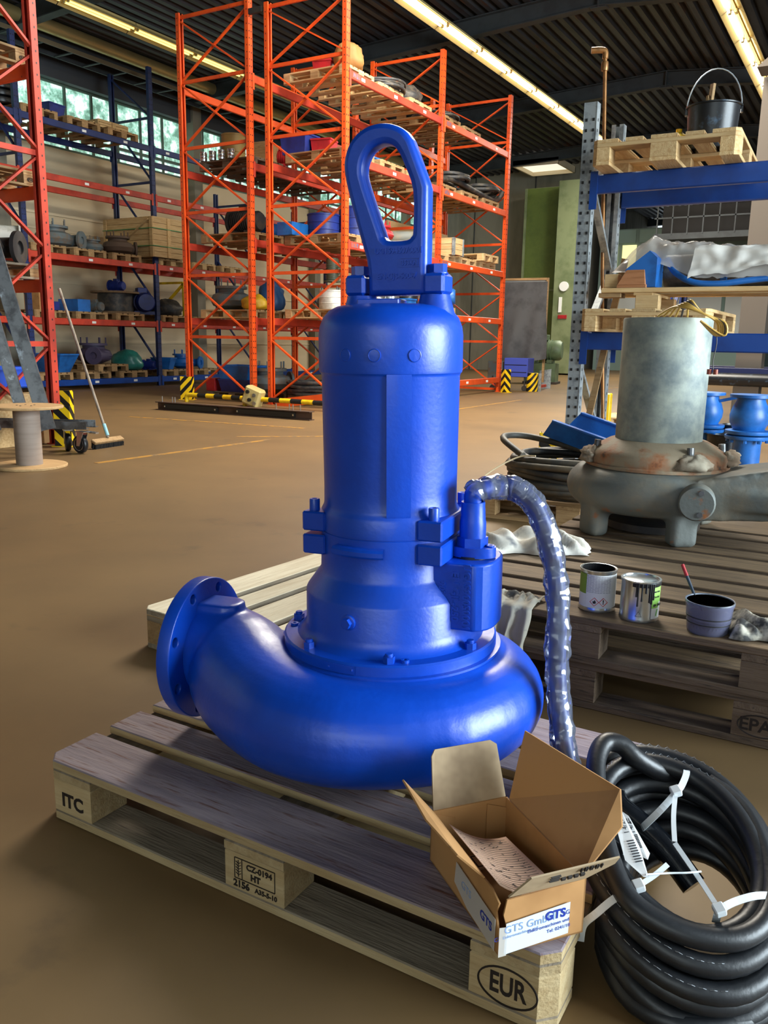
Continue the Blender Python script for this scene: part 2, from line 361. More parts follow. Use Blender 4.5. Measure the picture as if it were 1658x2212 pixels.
# ------------------------------------------------------------------ fluorescent light strips, cable tray
reflM = mat('cream_reflector', (186, 164, 108), .35)
reflG = mat('gold_lit_reflector', (232, 206, 130), .4)
tubeW = mat('lit_fluorescent_tube', (255, 250, 236), .4, emit=(255, 246, 226), estr=15)
tubeD = mat('dim_yellow_tube', (250, 230, 150), .4, emit=(255, 226, 130), estr=1.7)
NL = 0
def strip(X, Z, ys, yend, hw, where, lit):
    """one run of open batten luminaires end to end: housing, sloped reflector, two tubes each"""
    global NL
    y = ys; i = 0
    while y < yend:
        L1 = 1.55; NL += 1
        t = thing('fluorescent_light', 'open cream fluorescent batten light, %s in the %s' % (ORD2[i], where), 'light', (X, y, Z), 0)
        MB().box((0, L1/2, .05), (.12, L1, .07)).build('housing', reflM, t)
        MB().beam((-.06, L1/2, .05), (-.06, L1/2, .0501), .01, .01)
        a = MB()
        for sx in (-1, 1):
            p0 = Vector((sx*.06, 0, .04)); p1 = Vector((sx*.2, 0, -.06))
            a.add([(p0.x, 0, p0.z), (p0.x, L1, p0.z), (p1.x, L1, p1.z), (p1.x, 0, p1.z), (p0.x, 0, p0.z+.01), (p0.x, L1, p0.z+.01), (p1.x, L1, p1.z+.01), (p1.x, 0, p1.z+.01)],
                  [(0, 1, 2, 3), (7, 6, 5, 4), (3, 2, 6, 7), (0, 4, 5, 1), (0, 3, 7, 4), (1, 5, 6, 2)])
        a.build('reflector', reflM, t)
        for sx in (-1, 1):
            MB().cyl((sx*.055, .05, -.03), (sx*.055, L1-.05, -.03), .019, 10).build('tube', tubeW if lit(i, sx) else tubeD, t, 40)
            for yy in (.03, L1-.03): MB().box((sx*.055, yy, -.01), (.045, .025, .07)).build('tube_holder', reflM, t)
        y += L1+.02; i += 1
ORD2 = ['nearest'] + [o for o in ORD[1:]] + ['tenth', 'eleventh', 'twelfth', 'thirteenth', 'fourteenth', 'fifteenth', 'sixteenth', 'seventeenth', 'eighteenth']
strip(-6.35, 6.93, 8.0, 28, .2, 'middle strip above the orange rack', lambda i, s: not (i in (2,) and s < 0))
strip(-1.45, 6.80, 11.0, 28, .2, 'right-hand strip near the steel column', lambda i, s: not (s > 0 and i < 6))
strip(-11.3, 6.72, 6.5, 20, .2, 'left-hand strip by the eaves', lambda i, s: False)
# ------------------------------------------------------------------ EUR pallets: 1200 x 800 x 144, every board and block a part
def cut_board(L1, W1, H1, cuts, c, mt, ms):
    """board along x; cuts = list of (sx, sy) corners sawn off; top/bottom faces mt, sawn edges ms"""
    hx, hy = L1/2, W1/2; poly = []
    for sx, sy in ((-1, -1), (1, -1), (1, 1), (-1, 1)):
        if (sx, sy) in cuts:
            p, q = (sx*(hx-c), sy*hy), (sx*hx, sy*(hy-c)); poly += [p, q] if (sx*sy < 0) == True and sx > 0 or (sx*sy < 0 and sx < 0) else [q, p]
        else: poly.append((sx*hx, sy*hy))
    b = MB(); n = len(poly); e = .0025
    def ins(k): return [(x*(1-k/hx), y*(1-k/hy)) for x, y in poly]
    lo, hi = ins(e), ins(e); vs = [(x, y, -H1/2) for x, y in lo]+[(x, y, -H1/2+e) for x, y in poly]+[(x, y, H1/2-e) for x, y in poly]+[(x, y, H1/2) for x, y in hi]
    b.use(mt); b.add(vs, [tuple(range(n))[::-1], tuple(range(3*n, 4*n))]+[(r*n+i, r*n+(i+1) % n, (r+1)*n+(i+1) % n, (r+1)*n+i) for r in (0, 2) for i in range(n)])
    k = len(b.f); b.use(ms); b.add(vs, [(n+i, n+(i+1) % n, 2*n+(i+1) % n, 2*n+i) for i in range(n)])
    return b
def pallet_proto(var, m, mb, ms=None, mlow=None):
    ms = ms or m; mlow = mlow or m
    t = obj('euro_pallet', None); t.empty_display_size = .1
    ks = []; C_ = .026
    def part(n, me, loc, rot=None):
        o = obj(n, me, t, loc, rot); ks.append(o)
    outer = cut_board(1.2, .145, .022, [(-1, -1), (1, -1)], C_, m, ms).mesh('board'); wide = cut_board(1.2, .145, .022, [], 0, m, ms).mesh('board'); nar = cut_board(1.2, .1, .022, [], 0, m, ms).mesh('board')
    cross = cut_board(.8, .145, .022, [(-1, -1), (1, -1)], C_, mlow, ms).mesh('board'); crossm = cut_board(.8, .145, .022, [], 0, mlow, ms).mesh('board')
    lowo = cut_board(1.2, .1, .022, [(-1, -1), (1, -1)], C_, mlow, ms).mesh('board'); loww = cut_board(1.2, .145, .022, [], 0, mlow, ms).mesh('board')
    bc1 = cut_board(.145, .1, .078, [(-1, -1)], C_, mb, mb).mesh('block'); bc2 = cut_board(.145, .1, .078, [(1, -1)], C_, mb, mb).mesh('block')
    blk = MB().box((0, 0, 0), (.145, .145, .078), None, .002).mesh('block', mb); blo = MB().box((0, 0, 0), (.145, .1, .078), None, .002).mesh('block', mb)
    for k, y in enumerate((-.3275, -.16375, 0, .16375, .3275)):
        part('deck_board', nar if k in (1, 3) else (outer if k in (0, 4) else wide), (0, y, .133), (0, 0, PI) if k == 4 else None)
    for x in (-.5275, 0, .5275):
        part('stringer_board', crossm if x == 0 else cross, (x, 0, .111), (0, 0, PI/2 if x > 0 else -PI/2))
        for y in (-.35, 0, .35):
            if y == 0: part('block', blk, (x, y, .061))
            elif x == 0: part('block', blo, (x, y, .061))
            else: part('block', bc1 if x*y > 0 else bc2, (x, y, .061), None if y < 0 else (0, 0, PI))
    for y in (-.35, 0, .35): part('bottom_board', lowo if y else loww, (0, y, .011), (0, 0, PI) if y > 0 else None)
    KID[t.name] = ks
    return t
PAL = {}
for v, m, mb, ms, ml in (('new', woodN, woodN, None, None), ('used', woodM, woodM, None, None), ('grey', woodG, woodM, None, None), ('dark', woodD, woodK, woodK, woodK), ('violet', woodV, woodT, woodT, woodG), ('bone', woodB, woodM, woodG, woodM)):
    PAL[v] = pallet_proto(v, m, mb, ms, ml)
used_proto = set()
def pallet(x, y, z, rz, var, label, group=None):
    p = PAL[var]
    if var not in used_proto:
        used_proto.add(var); p.location = (x, y, z); p.rotation_euler = (0, 0, rz); tag(p, label, 'pallet', group); return p
    o = dup(p, (x, y, z), rz, label); o['category'] = 'pallet'
    if group: o['group'] = group
    elif 'group' in o: del o['group']
    return o
def stamp(par, s, size, loc, xdir=(1, 0, 0), oval=True, name='burnt_stamp'):
    """burnt lettering on a vertical pallet face; par = pallet empty, loc local, xdir = reading direction"""
    x = Vector(xdir); M = Matrix((x, (0, 0, 1), x.cross(Vector((0, 0, 1))))).transposed()
    o = text(s, size, inkM, par, loc, M, .0006, 'CENTER', .001, 1, name)
    if oval:
        b = MB(); pts = [(math.cos(2*PI*k/28)*size*1.15, math.sin(2*PI*k/28)*size*.62) for k in range(28)]
        b.T = Matrix.Translation(loc) @ M.to_4x4()
        b.tube([(p[0], p[1], 0) for p in pts], .0022, 4, True); b.build('stamp_ring', inkM, par)
    return o
# ------------------------------------------------------------------ pallet racking
def rack(name, label, loc, rz, frames, D, H, levels, um, bm, pitch=1.02, z0=.06, mode='X', gv=False, tick=True, holes=None, hs=.065, heights=None, struts=None, flip=False, W=.1, bt=.12):
    """local x runs along the rack, local y is its depth; levels[bay] = list of (z of beam top, beam material)"""
    t = thing(name, label, 'rack', loc, rz)
    for i, u in enumerate(frames):
        h = heights[i] if heights else H
        for v in (0, D):
            sg = 1 if v == 0 else -1
            b = MB()
            b.box((u, v+sg*.004, h/2), (W, .004, h))
            for du in (-W/2, W/2): b.box((u+du, v+sg*.035, h/2), (.004, .07, h))
            for du in (-W/2+.014, W/2-.014): b.box((u+du, v+sg*.07, h/2), (.03, .004, h))
            b.build('upright', um, t)
            MB().box((u, v+sg*.03, .004), (.14, .12, .008)).build('foot_plate', um, t)
            if holes or (holes is None and h > 5):
                bb = MB(); z = .12
                while z < h-.05:
                    for du in (-.024, .024): bb.box((u+du, v+sg*.001, z), (.015, .005, .018))
                    for q in (-1, 1): bb.box((u+q*(W/2+.001), v+sg*.03, z), (.004, .012, .018))
                    z += .065 if holes and um is galvM else .1
                stuff(bb.build('perforations', blackM, t))
        # frame bracing
        z = z0; k = 0; bs = []
        while z < h-.1:
            if (k in struts if struts is not None else (mode == 'X' or k in (0, 4))) or z+pitch >= h-.1: MB().box((u, D/2, z), (.03, D-.12, .05)).build('frame_strut', bm, t)
            z2 = min(z+pitch, h-.08)
            if z2-z > pitch*.6:
                if mode == 'X':
                    MB().beam((u-.012, .06, z+.04), (u-.012, D-.06, z2-.04), .022, .045, (1, 0, 0)).build('diagonal_brace', bm, t)
                    MB().beam((u+.012, .06, z2-.04), (u+.012, D-.06, z+.04), .022, .045, (1, 0, 0)).build('diagonal_brace', bm, t)
                else:
                    a, c = (.05, D-.05) if (mode == 'N' or (k % 2) != flip) else (D-.05, .05)
                    MB().beam((u, a, z+.02), (u, c, z2-.02), .025, .05, (1, 0, 0)).build('diagonal_brace', bm, t)
            z = z2 if z2-z > .2 else h; k += 1
        if mode == 'X': MB().box((u, D/2, h-.06), (.03, D-.12, .05)).build('frame_strut', bm, t)
    for i in range(len(frames)-1):
        u0, u1 = frames[i]+.055, frames[i+1]-.055; Lb = u1-u0
        for z, m in levels[i]:
            for v in (0, D):
                sg = 1 if v == 0 else -1
                b = MB()
                b.box(((u0+u1)/2, v+sg*.022, z-.06), (Lb, .05, .12), None, .008)
                for uu in (u0, u1):
                    b.box((uu, v-sg*.006, z-.1), (.05, .006, .24))
                o = b.build('shelf_beam', m, t)
                if tick == 2 and v == 0: MB().box((u0+.17, -.0045, z-.055), (.2, .002, .07)).build('faded_sticker', stickM, o)
                if tick and v == 0:
                    for f in (.12, .45, .78):
                        MB().box((u0+Lb*f, -.005, z-.062), (.1, .003, .045)).build('location_label', whiteL, o)
    return t
stickM = mat('faded_blue_sticker', (96, 84, 112), .6, c2=(150, 74, 60), c2scale=22, c2lo=.42, c2hi=.5)
O, B_ = orangeM, blueM
YR = [9.95, 13.05, 16.15]
runR = rack('pallet_rack', 'tall orange pallet rack in the middle of the hall, run on the aisle side', (-5.69, 9.95, 0), PI/2, [0, 3.1, 6.2], 1.5, 6.06,
            [[(4.95, redM), (3.79, redM), (2.55, redM), (1.40, redM)], [(4.95, orangeM), (3.79, orangeM), (2.55, orangeM), (1.57, orangeM), (.32, orangeM)]], O, O, tick=2)
runL = rack('pallet_rack', 'orange pallet rack standing back to back behind the aisle-side rack, open top level', (-7.5, 9.95, 0), PI/2, [0, 3.1, 6.2], 1.5, 6.2,
            [[(5.12, orangeM), (3.82, redM), (2.65, redM), (1.40, redM)], [(5.12, orangeM), (3.82, redM), (2.65, redM), (1.40, redM)]], O, O)
wallR = rack('pallet_rack', 'blue upright pallet rack with red beams along the window wall', (-12.3, 6.05, 0), PI/2, [0, 3.25, 6.5, 9.75, 13.0], 1.2, 6.5,
             [[(5.0, blueM), (4.03, redM), (2.6, redM), (1.39, redM), (.2, blueB)]]*3+[[(4.03, redM), (2.6, redM), (1.39, redM), (.2, blueB)]], blueM, blueM, 1.28, .45, 'N', struts=(3,), heights=[6.3, 6.3, 6.55, 4.6, 4.6])
endR = rack('pallet_rack', 'red-orange rack end with zigzag bracing at the left edge, guarded by a striped post', (-5.55, 4.45, 0), PI, [0, 2.8], 1.1, 5.6,
            [[(4.4, orangeM), (3.53, orangeM), (2.46, orangeM), (1.6, orangeM)]], redM, redM, .878, .108, 'X', tick=False, holes=True, struts=(1, 3, 5))
galvR = rack('pallet_rack', 'galvanised steel rack with blue beams behind the grey pump', (-.326, 4.65, 0), 0, [0, 1.85], .72, 2.633,
             [[(2.178, blueB), (1.158, blueB)]], galvM, galvM, .62, .36, 'Z', tick=False, holes=True, W=.085)
def at(r, u, v, z):
    return Matrix.LocRotScale(r.location, r.rotation_euler, None) @ Vector((u, v, z))
# a joint plate bridging the two runs
tag(MB().box((-7.42, 9.93, 6.0), (.34, .05, .05)).box((-7.42, 9.93, 5.96), (.34, .05, .03)).build('joint_bracket', darkM), 'short dark channel clamped across the two orange rack posts near their tops', 'bracket')
# pallets on the racks -------------------------------------------------------------
VAR = ['used', 'new', 'used', 'grey']
def shelf_pallets(r, u0, n, z, v, what, var=None, du=.98, skip=(), turn=True, vary=.03):
    out = []
    for k in range(n):
        if k in skip: out.append(None); continue
        p = at(r, u0+k*du, v+random.uniform(-vary, vary), z)
        out.append(pallet(p.x, p.y, p.z, r.rotation_euler[2]+(PI/2 if turn else 0)+random.uniform(-.02, .02), var or VAR[(k+n) % 4], '%s wooden pallet from the near end, %s' % (ORD[k], what)))
    return out
shelf_pallets(runR, .6, 3, 4.95, .75, 'top shelf, near bay, aisle-side orange rack', 'new')
shelf_pallets(runR, 3.7, 2, 4.95, .75, 'top shelf, far bay, aisle-side orange rack', 'used')
shelf_pallets(runR, .6, 3, 3.79, .75, 'second shelf down, near bay, aisle-side orange rack', 'used')
shelf_pallets(runR, 3.7, 3, 3.79, .75, 'second shelf down, far bay, aisle-side orange rack', 'used')
shelf_pallets(runR, .6, 3, 2.55, .75, 'third shelf down, near bay, aisle-side orange rack', 'used')
shelf_pallets(runR, 3.7, 3, 2.55, .75, 'third shelf down, far bay, aisle-side orange rack', 'new')
shelf_pallets(runR, .6, 3, 1.40, .75, 'lowest shelf, near bay, aisle-side orange rack', 'new')
shelf_pallets(runR, 3.75, 1, 1.57, .75, 'lowest shelf, far bay, aisle-side orange rack', 'new')
shelf_pallets(runR, .65, 3, 0, .75, 'floor of the near bay, aisle-side orange rack', 'grey')
shelf_pallets(runR, 4.1, 1, .32, .75, 'bottom beams, far bay, aisle-side orange rack', 'new')
shelf_pallets(runL, .6, 3, 3.82, .75, 'second shelf down, rear orange rack', 'dark')
shelf_pallets(runL, .6, 3, 2.65, .75, 'third shelf down, rear orange rack', 'used')
shelf_pallets(runL, .6, 2, 1.40, .75, 'lowest shelf, rear orange rack', 'new')
shelf_pallets(runL, .65, 2, 0, .75, 'floor of the rear orange rack', 'grey')
for z, nm in ((5.0, 'top'), (2.6, 'third')):
    shelf_pallets(wallR, 3.75, 3, z, .6, '%s shelf, middle bay, blue wall rack' % nm, 'used')
    shelf_pallets(wallR, .55, 3, z, .6, '%s shelf, near bay, blue wall rack' % nm, 'used')
shelf_pallets(wallR, 7.0, 3, 2.6, .6, 'third shelf, far bay, blue wall rack', 'new')
for z, nm in ((1.39, 'fourth'), (.2, 'lowest')):
    shelf_pallets(wallR, 3.75, 3, z, .6, '%s shelf, middle bay, blue wall rack' % nm, 'used')
    shelf_pallets(wallR, 7.0, 2, z, .6, '%s shelf, far bay, blue wall rack' % nm, 'used')
for z, nm, var in ((3.53, 'upper', 'used'), (2.46, 'middle', 'used'), (1.6, 'lower', 'grey')):
    p = at(endR, .55, .55, z)
    q = pallet(p.x, p.y, z, R(90), var, 'wooden pallet on the %s shelf of the rack at the left edge' % nm)
    if var == 'used': stamp(q, 'EPAL', .03, (.5275, -.401, .061))
pT = pallet(.205, 4.98, 2.1785, R(92), 'new', 'pale pallet on the top blue beams of the galvanised rack, under the black bucket')
pT.scale = (1.0, 1.08, 1.05)
pA = pallet(.17, 4.99, 1.1585, R(91), 'new', 'pale pallet with green patches resting on the blue beam behind the grey cylinder')
# ------------------------------------------------------------------ workshop items for the shelves
def rim(r0, r1, z0, z1): return [(r0, z0), (r1, z0), (r1, z1), (r0, z1)]
def open_bin(name, label, loc, rz, dx, dy, h, m, cat='bin', group=None, taper=.86):
    t = thing(name, label, cat, loc, rz, group); b = MB(); th = .006
    o = [(-dx/2, -dy/2), (dx/2, -dy/2), (dx/2, dy/2), (-dx/2, dy/2)]
    vs = [(x*taper, y*taper, 0) for x, y in o]+[(x, y, h) for x, y in o]+[(x-math.copysign(th, x), y-math.copysign(th, y), h) for x, y in o]+[(x*taper-math.copysign(th, x), y*taper-math.copysign(th, y), th) for x, y in o]
    fs = [(3, 2, 1, 0), (12, 13, 14, 15)]
    for i in range(4):
        j = (i+1) % 4; fs += [(i, j, 4+j, 4+i), (4+i, 4+j, 8+j, 8+i), (8+i, 8+j, 12+j, 12+i)]
    b.add(vs, fs).build('bin_body', m, t)
    r = MB()
    for i in range(4):
        a, c = o[i], o[(i+1) % 4]; r.beam((a[0], a[1], h-.012), (c[0], c[1], h-.012), .016, .024)
    r.build('bin_rim', m, t); return t
def casing(name, label, loc, rz, s, m, group=None, up=True, cat='pump part'):
    """volute casing with a top flange and a side branch"""
    t = thing(name, label, cat, loc, rz, group)
    MB().lathe([(.10*s, 0), (.14*s, .02*s), (.22*s, .05*s), (.25*s, .11*s), (.22*s, .18*s), (.15*s, .21*s), (.15*s, .25*s), (.11*s, .25*s), (.11*s, .1*s), (.1*s, 0)], n=24).build('casing_body', m, t, 40)
    b = MB(); b.tube(catmull([(-.02*s, .17*s, .11*s), (.12*s, .17*s, .11*s), (.30*s, .16*s, .115*s)], 4), .075*s, 12); b.build('outlet_branch', m, t, 40)
    f = MB().lathe([(.05*s, 0), (.12*s, 0), (.12*s, .03*s), (.05*s, .03*s), (.05*s, 0)], (.29*s, .16*s, .115*s), 20, (1, 0, 0))
    fo = f.build('branch_flange', m, t, 40)
    g = MB().lathe([(.11*s, .25*s), (.19*s, .25*s), (.19*s, .28*s), (.11*s, .28*s)], n=20)
    go = g.build('top_flange', m, t, 40)
    for k in range(6): MB().cyl((.165*s*math.cos(k*PI/3), .165*s*math.sin(k*PI/3), .28*s), (.165*s*math.cos(k*PI/3), .165*s*math.sin(k*PI/3), .36*s), .01*s, 6).build('stud', m, go)
    return t
def motor(name, label, loc, rz, s, m, group=None, upright=False, cat='motor'):
    t = thing(name, label, cat, loc, rz, group)
    ax = (0, 0, 1) if upright else (1, 0, 0); c = (0, 0, 0) if upright else (-.2*s, 0, .15*s)
    prof = [(0, 0), (.1*s, 0), (.11*s, .03*s)]
    for k in range(9): z = .04*s+k*.032*s; prof += [(.115*s, z), (.13*s, z+.004*s), (.13*s, z+.012*s), (.115*s, z+.016*s)]
    prof += [(.12*s, .34*s), (.12*s, .40*s), (.1*s, .43*s), (0, .43*s)]
    MB().lathe(prof, c, 20, ax).build('finned_housing', m, t, 35)
    if upright: MB().box((.13*s, 0, .2*s), (.09*s, .11*s, .11*s), None, .006*s).build('terminal_box', m, t)
    else:
        MB().box((0, 0, .3*s), (.13*s, .12*s, .07*s), None, .006*s).build('terminal_box', m, t)
        for x in (-.1, .1): MB().box((x*s, 0, .02*s), (.06*s, .26*s, .04*s)).build('foot', m, t)
    MB().lathe([(.03*s, 0), (.16*s, 0), (.16*s, .025*s), (.03*s, .025*s)], (c[0], c[1], c[2]-.0) if not upright else (0, 0, -.0), 20, ax).build('mounting_flange', m, t, 35)
    return t
def cable_coil(name, label, loc, s, m, turns=6, layers=3, r=.016, cat='cable', group=None, rz=0, squash=1.0):
    t = thing(name, label, cat, loc, rz, group); rnd = random.Random(hash(label) % 1000 if False else len(label))
    for k in range(turns):
        R0 = s*(.30+.05*(k % 3)+rnd.uniform(-.02, .02)); z = r+(k//3)*r*2.1
        pts = [(R0*math.cos(a)*(1+.04*math.sin(2*a+k)), R0*math.sin(a)*squash, z+.01*math.sin(3*a+k)+.01) for a in [2*PI*j/28 for j in range(28)]]
        MB().tube(pts, r, 6, True).build('cable_turn', m, t, 60)
    return t
def carton(name, label, loc, rz, d, m=None, lid=True, cat='box', tape=True, group=None):
    t = thing(name, label, cat, loc, rz, group)
    MB().box((0, 0, d[2]/2), d, None, .003).build('box_body', m or cardM, t)
    if tape: MB().box((0, 0, d[2]+.0008), (d[0]*1.001, .05, .0016)).build('packing_tape', woodN, t)
    if lid:
        for sy in (-1, 1): MB().box((0, sy*d[1]/4, d[2]+.002), (d[0], d[1]/2-.004, .003)).build('lid_flap', m or cardM, t)
    return t
def plank_crate(name, label, loc, rz, d, straps=None, cat='crate', group=None, metal=False):
    t = thing(name, label, cat, loc, rz, group); dx, dy, h = d; n = max(3, round(h/.11)); ph = h/n
    MB().box((0, 0, h/2), (dx-.05, dy-.05, h-.02)).build('lining', woodM, t)
    pm = MB().box((0, 0, 0), (dx, .02, ph-.006), None, .002).mesh('plank', woodN); pe = MB().box((0, 0, 0), (dy, .02, ph-.006), None, .002).mesh('plank', woodN)
    for k in range(n):
        for s in (-1, 1):
            obj('plank', pm, t, (0, s*(dy/2-.012), ph*(k+.5))); obj('plank', pe, t, (s*(dx/2-.012), 0, ph*(k+.5)), (0, 0, PI/2))
    nt_ = max(3, round(dx/.15)); pt = MB().box((0, 0, 0), (dx/nt_-.006, dy, .02), None, .002).mesh('lid_plank', woodN)
    for k in range(nt_): obj('lid_plank', pt, t, (-dx/2+dx/nt_*(k+.5), 0, h))
    if not metal:
        for s in (-1, 1):
            for e in (-1, 1):
                MB().box((e*(dx/2-.05), s*(dy/2+.009), h/2), (.09, .02, h)).build('corner_batten', woodN, t)
            MB().beam((-dx/2+.1, s*(dy/2+.009), .05), (dx/2-.1, s*(dy/2+.009), h-.05), .02, .09, (0, 1, 0)).build('diagonal_batten', woodN, t)
            MB().box((s*(dx/2+.009), 0, h/2), (.02, .09, h)).build('end_batten', woodN, t)
    else:
        for s in (-1, 1):
            for e in (-1, 1): MB().box((e*(dx/2-.015), s*(dy/2-.01), h/2), (.05, .05, h+.02)).build('metal_corner', galvM, t)
    if straps:
        for z in (.28, .72): MB().box((0, 0, h*z), (dx+.045, dy+.045, .014)).build('strap', straps, t)
    return t
def drum(name, label, loc, r, h, m, lidm=None, cat='drum', group=None):
    t = thing(name, label, cat, loc, 0, group)
    MB().lathe([(0, 0), (r*.97, 0), (r, .01), (r, h*.32), (r*1.03, h*.34), (r, h*.36), (r, h*.64), (r*1.03, h*.66), (r, h*.68), (r, h-.005), (r*.95, h), (0, h)], n=22).build('drum_body', m, t, 35)
    MB().lathe([(r*.96, h-.01), (r*1.03, h-.01), (r*1.03, h+.012), (r*.96, h+.012), (r*.96, h-.01)], n=22).build('rim', lidm or m, t, 35)
    return t
def pipe_thing(name, label, a, b, r, m, flange=True, cat='pipe', group=None):
    a, b = Vector(a), Vector(b); t = thing(name, label, cat, a, 0, group); d = b-a
    MB().lathe([(r*.85, 0), (r, 0), (r, d.length), (r*.85, d.length), (r*.85, 0)], (0, 0, 0), 18, d).build('pipe_barrel', m, t, 40)
    if flange:
        for q in (0, d.length-.03): MB().lathe([(r*.9, q), (r*1.7, q), (r*1.7, q+.03), (r*.9, q+.03)], (0, 0, 0), 18, d).build('pipe_flange', m, t, 40)
    return t
def lumpy(name, label, loc, d, m, cat, seed, amp=.18, rz=0, group=None, parts=None, n=14):
    """crumpled bag / rag / heap"""
    t = MB(); vs = []; fs = []; K = n*2
    for i in range(n+1):
        th = PI*i/n
        for j in range(K):
            ph = 2*PI*j/K; p = Vector((math.sin(th)*math.cos(ph), math.sin(th)*math.sin(ph), math.cos(th)))
            q = 1+amp*(noise.noise(p*2.1+Vector((seed, 0, 0)))*1.3+noise.noise(p*5+Vector((0, seed, 0)))*.7)
            z = p.z*q; z = z if z > -.55 else -.55+(z+.55)*.08
            vs.append((p.x*q*d[0]/2, p.y*q*d[1]/2, (z+.55)*d[2]/1.55))
    for i in range(n):
        for j in range(K): fs.append((i*K+j, (i+1)*K+j, (i+1)*K+(j+1) % K, i*K+(j+1) % K))
    mn = min(v[2] for v in vs); vs = [(x, y, z-mn) for x, y, z in vs]
    t.add(vs, fs); o = t.build(name, m, None, 180, loc, (0, 0, rz)); return tag(o, label, cat, group)
def lantern_bucket(name, label, loc, r, h, m, handle=True, cat='bucket', group=None, rz=0):
    t = thing(name, label, cat, loc, rz, group)
    MB().lathe([(0, 0), (r*.86, 0), (r*.88, .01), (r*.985, h*.96), (r*1.05, h*.97), (r*1.05, h), (r*.97, h), (r*.95, h*.95), (r*.85, .015), (0, .012)], n=36).build('bucket_body', m, t, 40)
    if handle:
        pts = [(r*1.02*math.cos(a), .02, h*.95+math.sin(a)*r*1.5) for a in [PI*k/16 for k in range(17)]]
        MB().tube(pts, .0042, 6).build('wire_handle', galvM, t, 60)
        for s in (-1, 1): MB().box((s*r*1.03, .01, h*.93), (.012, .04, .05)).build('handle_lug', m, t)
    return t
blC = mat('blue_enamel', (30, 100, 176), .4, c2=(22, 78, 142), c2scale=5)
blD = mat('deep_blue_enamel', (26, 44, 120), .45, c2=(20, 34, 92), c2scale=5)
redC = mat('red_enamel', (176, 32, 40), .45, c2=(140, 26, 30), c2scale=4)
grnC = mat('green_enamel', (96, 116, 84), .5, c2=(76, 92, 66), c2scale=4)
slateC = mat('blue_grey_casting', (92, 104, 108), .6, .1, .3, 60, c2=(108, 92, 76), c2scale=7)
purpC = mat('purple_casting', (66, 58, 84), .6, 0, .2, 60)
tealC = mat('teal_film', (44, 122, 112), .35, c2=(30, 94, 90), c2scale=6)
whiteP = mat('white_plastic', (214, 214, 208), .5, c2=(180, 178, 168), c2scale=6)
hoseM = mat('dusty_black_hose', (44, 44, 46), .55, c2=(84, 76, 64), c2scale=9)
oliveC = mat('olive_enamel', (92, 94, 72), .5)
def on(r, u, v, z): return at(r, u, v, z+.1445)
W = wallR
# wall rack, top shelf
for k in range(5): tag(MB().lathe([(.26, 0), (.3, .02), (.31, .06), (.3, .1), (.26, .12), (.15, .11), (.15, .01), (.26, 0)], n=24).build('hose_ring', blackR, None, 45, on(W, 3.35, .6, 5.0+k*.122)), 'black ribbed hose ring in the stack by the window, %s from the bottom' % ORD[k], 'hose', 'hose rings stacked on the wall rack')
open_bin('storage_crate', 'dark blue crate on the top shelf of the wall rack, before the windows', on(W, 4.35, .55, 5.0), .1, .5, .4, .24, blD, 'crate')
cable_coil('cable_coil', 'small loop of dark cable beside the blue crate by the windows', on(W, 4.85, .5, 5.0), .5, hoseM, 3, 2, .012)
plank_crate('shallow_crate', 'shallow pale wooden tray at the far end of the wall rack top', on(W, 5.6, .6, 5.0), 0, (.9, .75, .14))
cable_coil('cable_coil', 'thin dark wire loop on the shallow wooden tray', on(W, 5.55, .5, 5.15), .5, hoseM, 3, 2, .01)
# wall rack, third shelf
casing('pump_casing', 'grey ribbed pump casing on the wall rack, left of the wooden crate', on(W, 4.3, .55, 2.6), .4, 1.5, slateC)
casing('pump_casing', 'low grey casting between the ribbed casing and the brown flange', on(W, 5.2, .5, 2.6), 2.2, .9, slateC)
casing('round_flange', 'rusty brown round flange leaning in front of the crate', on(W, 5.75, .35, 2.6), 1.0, 1.3, mat('rust_brown_casting', (84, 66, 54), .7, 0, .3, 60))
plank_crate('wooden_crate', 'large pine crate with green straps on the wall rack', on(W, 6.75, .62, 2.6), 0, (1.5, .9, .82), mat('green_strap', (44, 130, 74), .5))
pipe_thing('pipe_bend', 'short white lined pipe piece with open bore, left end of wall rack', on(W, 2.95, .45, 2.72), on(W, 3.3, .2, 2.72), .16, whiteP)
# wall rack, fourth shelf
carton('cardboard_box', 'tall open cardboard box with a white note beside the broom handle', on(W, 3.75, .4, 1.39), .1, (.4, .34, .42))
carton('blue_carton', 'flat dark blue printed carton under the cardboard box', on(W, 3.8, .2, 1.39), 0, (.5, .14, .16), blD, False, tape=False)
carton('blue_carton', 'bright blue carton lying right of the cardboard box', on(W, 4.55, .35, 1.39), .1, (.52, .34, .24), blC, False, tape=False)
motor('small_motor', 'small grey motor right of the bright blue carton', on(W, 5.1, .4, 1.39), .3, .8, slateC)
t = thing('cable_drum', 'dark brown cable drum full of cable on the wall rack', 'cable drum', on(W, 5.75, .5, 1.39))
MB().lathe([(0, 0), (.5, 0), (.5, .04), (0, .04)], n=28).build('drum_flange', woodD, t, 30)
MB().lathe([(.36, .04), (.37, .1), (.35, .2), (.37, .3), (.36, .42)], n=28).build('wound_cable', hoseM, t, 40)
MB().lathe([(0, .42), (.5, .42), (.5, .46), (0, .46)], n=28).build('drum_flange', woodD, t, 30)
motor('blue_motor', 'dark blue motor with a round end flange right of the cable drum', on(W, 6.35, .35, 1.39), -.5, 1.7, blD)
motor('small_blue_motor', 'small dark blue motor on top of the cable drum', on(W, 5.8, .5, 1.85), .2, .8, blD)
lumpy('cable_heap', 'black heap of cable behind the blue upright of the wall rack', on(W, 7.1, .4, 1.39), (.8, .7, .35), hoseM, 'cable', 3)
t = thing('yellow_trestle', 'yellow tubular frame standing on the wall rack behind the blue upright', 'frame', on(W, 7.5, .6, 1.39))
